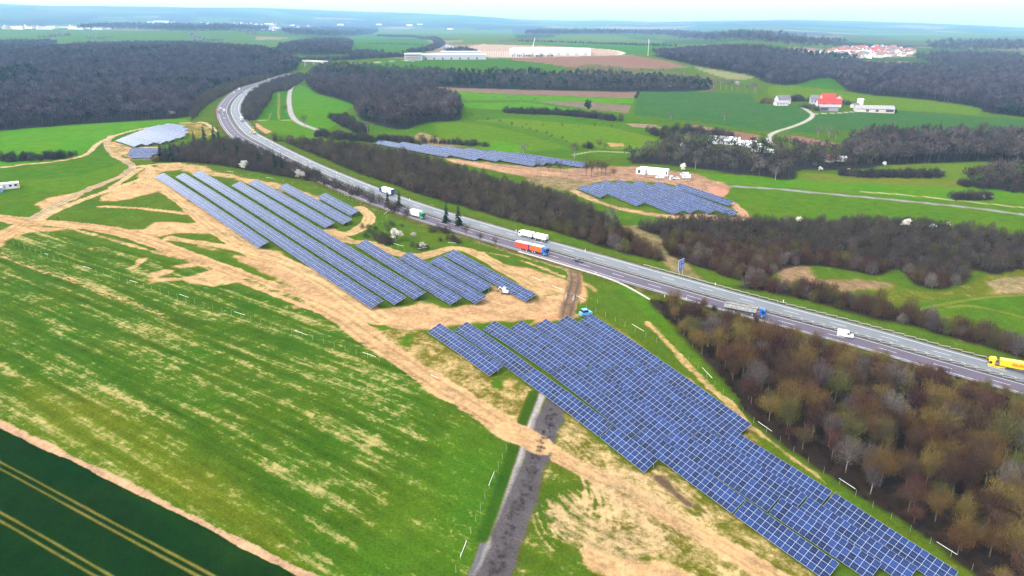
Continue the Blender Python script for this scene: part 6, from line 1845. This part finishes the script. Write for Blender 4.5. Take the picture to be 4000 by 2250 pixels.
hedge([(1466, 935), (1500, 945), (1530, 960)], 8, 2.5, (.5, .8), "dark bushes around the large white blossoming bush", [(.09, .07, .04), (.075, .055, .04)])
hedge([(1440, 895), (1500, 900), (1540, 890)], 12, 4, (.35, .6), "low olive bushes on the green patch by the loop track", [(.10, .10, .04), (.085, .075, .04)])
hedge([(1700, 905), (1740, 912)], 6, 2.5, (.6, .9), "dark bush right of the green patch near the rut track", [(.10, .075, .05)])
hedge([(1738, 945), (1780, 940), (1790, 950)], 5, 2.2, (.45, .7), "dark reddish bush below the rut track", [(.085, .055, .045)])
hedge([(1620, 968), (1645, 975), (1660, 985)], 5, 2.2, (.4, .65), "dark bush by the short white fence", [(.085, .06, .045)])
hedge([(1420, 922), (1440, 926)], 4, 2, (.35, .5), "olive bush beside the loop track", [(.10, .10, .04)])
hedge([(2985, 405), (3015, 400)], 10, 3, (.8, 1.2), "ochre bushes beside the white farmhouse", [(.25, .18, .06), (.14, .11, .08)])
hedge([(3090, 395), (3120, 392), (3150, 396)], 12, 3.5, (.9, 1.5), "grey trees between the farmhouse and the barns")
hedge([(3140, 420), (3170, 428), (3200, 434)], 8, 3, (.6, 1.1), "brown bushes in front of the farm", [(.12, .10, .06), (.09, .08, .05)])
hedge([(3298, 408), (3325, 412)], 8, 3, (.9, 1.4), "olive trees right of the red barns", [(.10, .11, .06)])
hedge([(3480, 436), (3490, 440)], 4, 2, (.9, 1.1), "dark round bush at the end of the long stable", [(.03, .04, .025)])
hedge([(1440, 172), (1560, 174), (1660, 176)], 6, 5, (.7, 1.1), "thin dark hedge across the far green field")
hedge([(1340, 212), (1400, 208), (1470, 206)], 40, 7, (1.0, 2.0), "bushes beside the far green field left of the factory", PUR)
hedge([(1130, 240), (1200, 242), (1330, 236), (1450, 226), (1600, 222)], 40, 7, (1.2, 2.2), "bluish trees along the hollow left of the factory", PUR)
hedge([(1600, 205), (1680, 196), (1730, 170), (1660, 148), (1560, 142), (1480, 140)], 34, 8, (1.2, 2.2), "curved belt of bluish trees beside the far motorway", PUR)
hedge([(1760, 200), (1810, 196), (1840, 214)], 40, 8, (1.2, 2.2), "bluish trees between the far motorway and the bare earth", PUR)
hedge([(2010, 222), (2100, 222), (2170, 222)], 8, 5, (.8, 1.5), "row of bare trees in front of the huge white hall", PUR)
hedge([(2030, 162), (2180, 166), (2350, 172), (2560, 180), (2650, 182)], 12, 7, (1.2, 2.0), "dark hedge line across the far plateau", [(.05, .055, .045)])
hedge([(2020, 305), (2200, 300), (2400, 302)], 6, 3, (.7, 1.0), "straight clipped hedge along the slope below the brown plateau field", [(.05, .042, .04)])
for k, (pts, w, sr) in enumerate([([(175, 146), (210, 144), (255, 138)], 40, (1.2, 2)), ([(345, 146), (390, 152), (425, 148)], 30, (1, 1.6)), ([(745, 132), (760, 145), (800, 158), (880, 160)], 26, (1, 1.6)), ([(770, 120), (850, 114), (950, 124), (1000, 136)], 30, (1, 1.8))]):
    hedge(pts, w, 10, sr, ["grey flowering thicket in the leftmost far fields", "grey flowering hedge in the middle of the far fields", "pale flowering hedge curving round a far green field", "pale flowering hedge below the far town"][k], [(.30, .28, .28), (.12, .10, .11), (.38, .36, .36)])
# town trees and the dark far woods on the skyline slopes
for k, (poly, step, lab) in enumerate([
    ([(300, 122), (500, 118), (700, 122), (900, 122), (1050, 124), (1050, 114), (800, 108), (500, 106), (320, 112)], 26, "bluish trees below and between the halls of the far town"),
    ([(1130, 142), (1250, 148), (1400, 140), (1480, 128), (1350, 116), (1180, 120), (1100, 130)], 24, "bluish far wood right of the town"),
    ([(2050, 142), (2300, 136), (2600, 146), (2750, 168), (3000, 182), (3250, 196), (3300, 176), (3100, 158), (2700, 134), (2400, 124), (2080, 124)], 34, "wide bluish far wood on the slopes beyond the plateau"),
    ([(3560, 232), (3700, 222), (3900, 226), (4200, 260), (4200, 285), (3900, 280), (3700, 270), (3640, 258)], 16, "bluish wood behind the right-hand hillside"),
    ([(3600, 190), (3850, 176), (4200, 186), (4200, 215), (3850, 210), (3640, 206)], 34, "far bluish wood behind the village at the right edge"),
    ([(3020, 218), (3120, 214), (3370, 234), (3360, 244), (3160, 238), (3060, 232)], 13, "dark green wood on the ridge in front of the village")]):
    pts = scatter(U(poly)[:, :2], step)
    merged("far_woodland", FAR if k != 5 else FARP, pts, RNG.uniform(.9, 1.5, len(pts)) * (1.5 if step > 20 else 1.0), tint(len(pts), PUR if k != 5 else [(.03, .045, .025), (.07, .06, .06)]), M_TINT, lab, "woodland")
# dry scrub along the paved way and rough grass tufts
sc = scatter(np.r_[U([(2180, 1590), (2150, 1701), (2110, 1811), (2068, 1930), (2025, 2040), (1985, 2160), (1955, 2260)])[:, :2], U([(1890, 2260), (1930, 2160), (1978, 2040), (2022, 1930), (2062, 1811), (2105, 1701), (2150, 1590)])[:, :2]], 1.5)
merged("dry_scrub", [shrub(950 + k, .9, 1.7, 60, .6, .05, 3) for k in range(3)], sc, RNG.uniform(.6, 1.3, len(sc)), tint(len(sc), [(.12, .10, .105), (.16, .135, .13), (.08, .066, .07)]), M_TINT, "grey dry scrub along the right side of the paved way", "scrub")

# ------------------------------------------------------------------ haze
hb = MB().box((0, 7500, 220), (26000, 19000, 560))
hm = bpy.data.materials.new("haze_air")
hm.use_nodes = True
hn = hm.node_tree
hn.nodes.remove(hn.nodes["Principled BSDF"])
pv = hn.nodes.new("ShaderNodeVolumePrincipled")
pv.inputs["Color"].default_value = (.34, .66, 1.0, 1)
pv.inputs["Density"].default_value = .000055
pv.inputs["Anisotropy"].default_value = .0
hn.links.new(pv.outputs[0], hn.nodes["Material Output"].inputs["Volume"])
ho = hb.build("haze", hm)
tag(ho, kind="stuff")
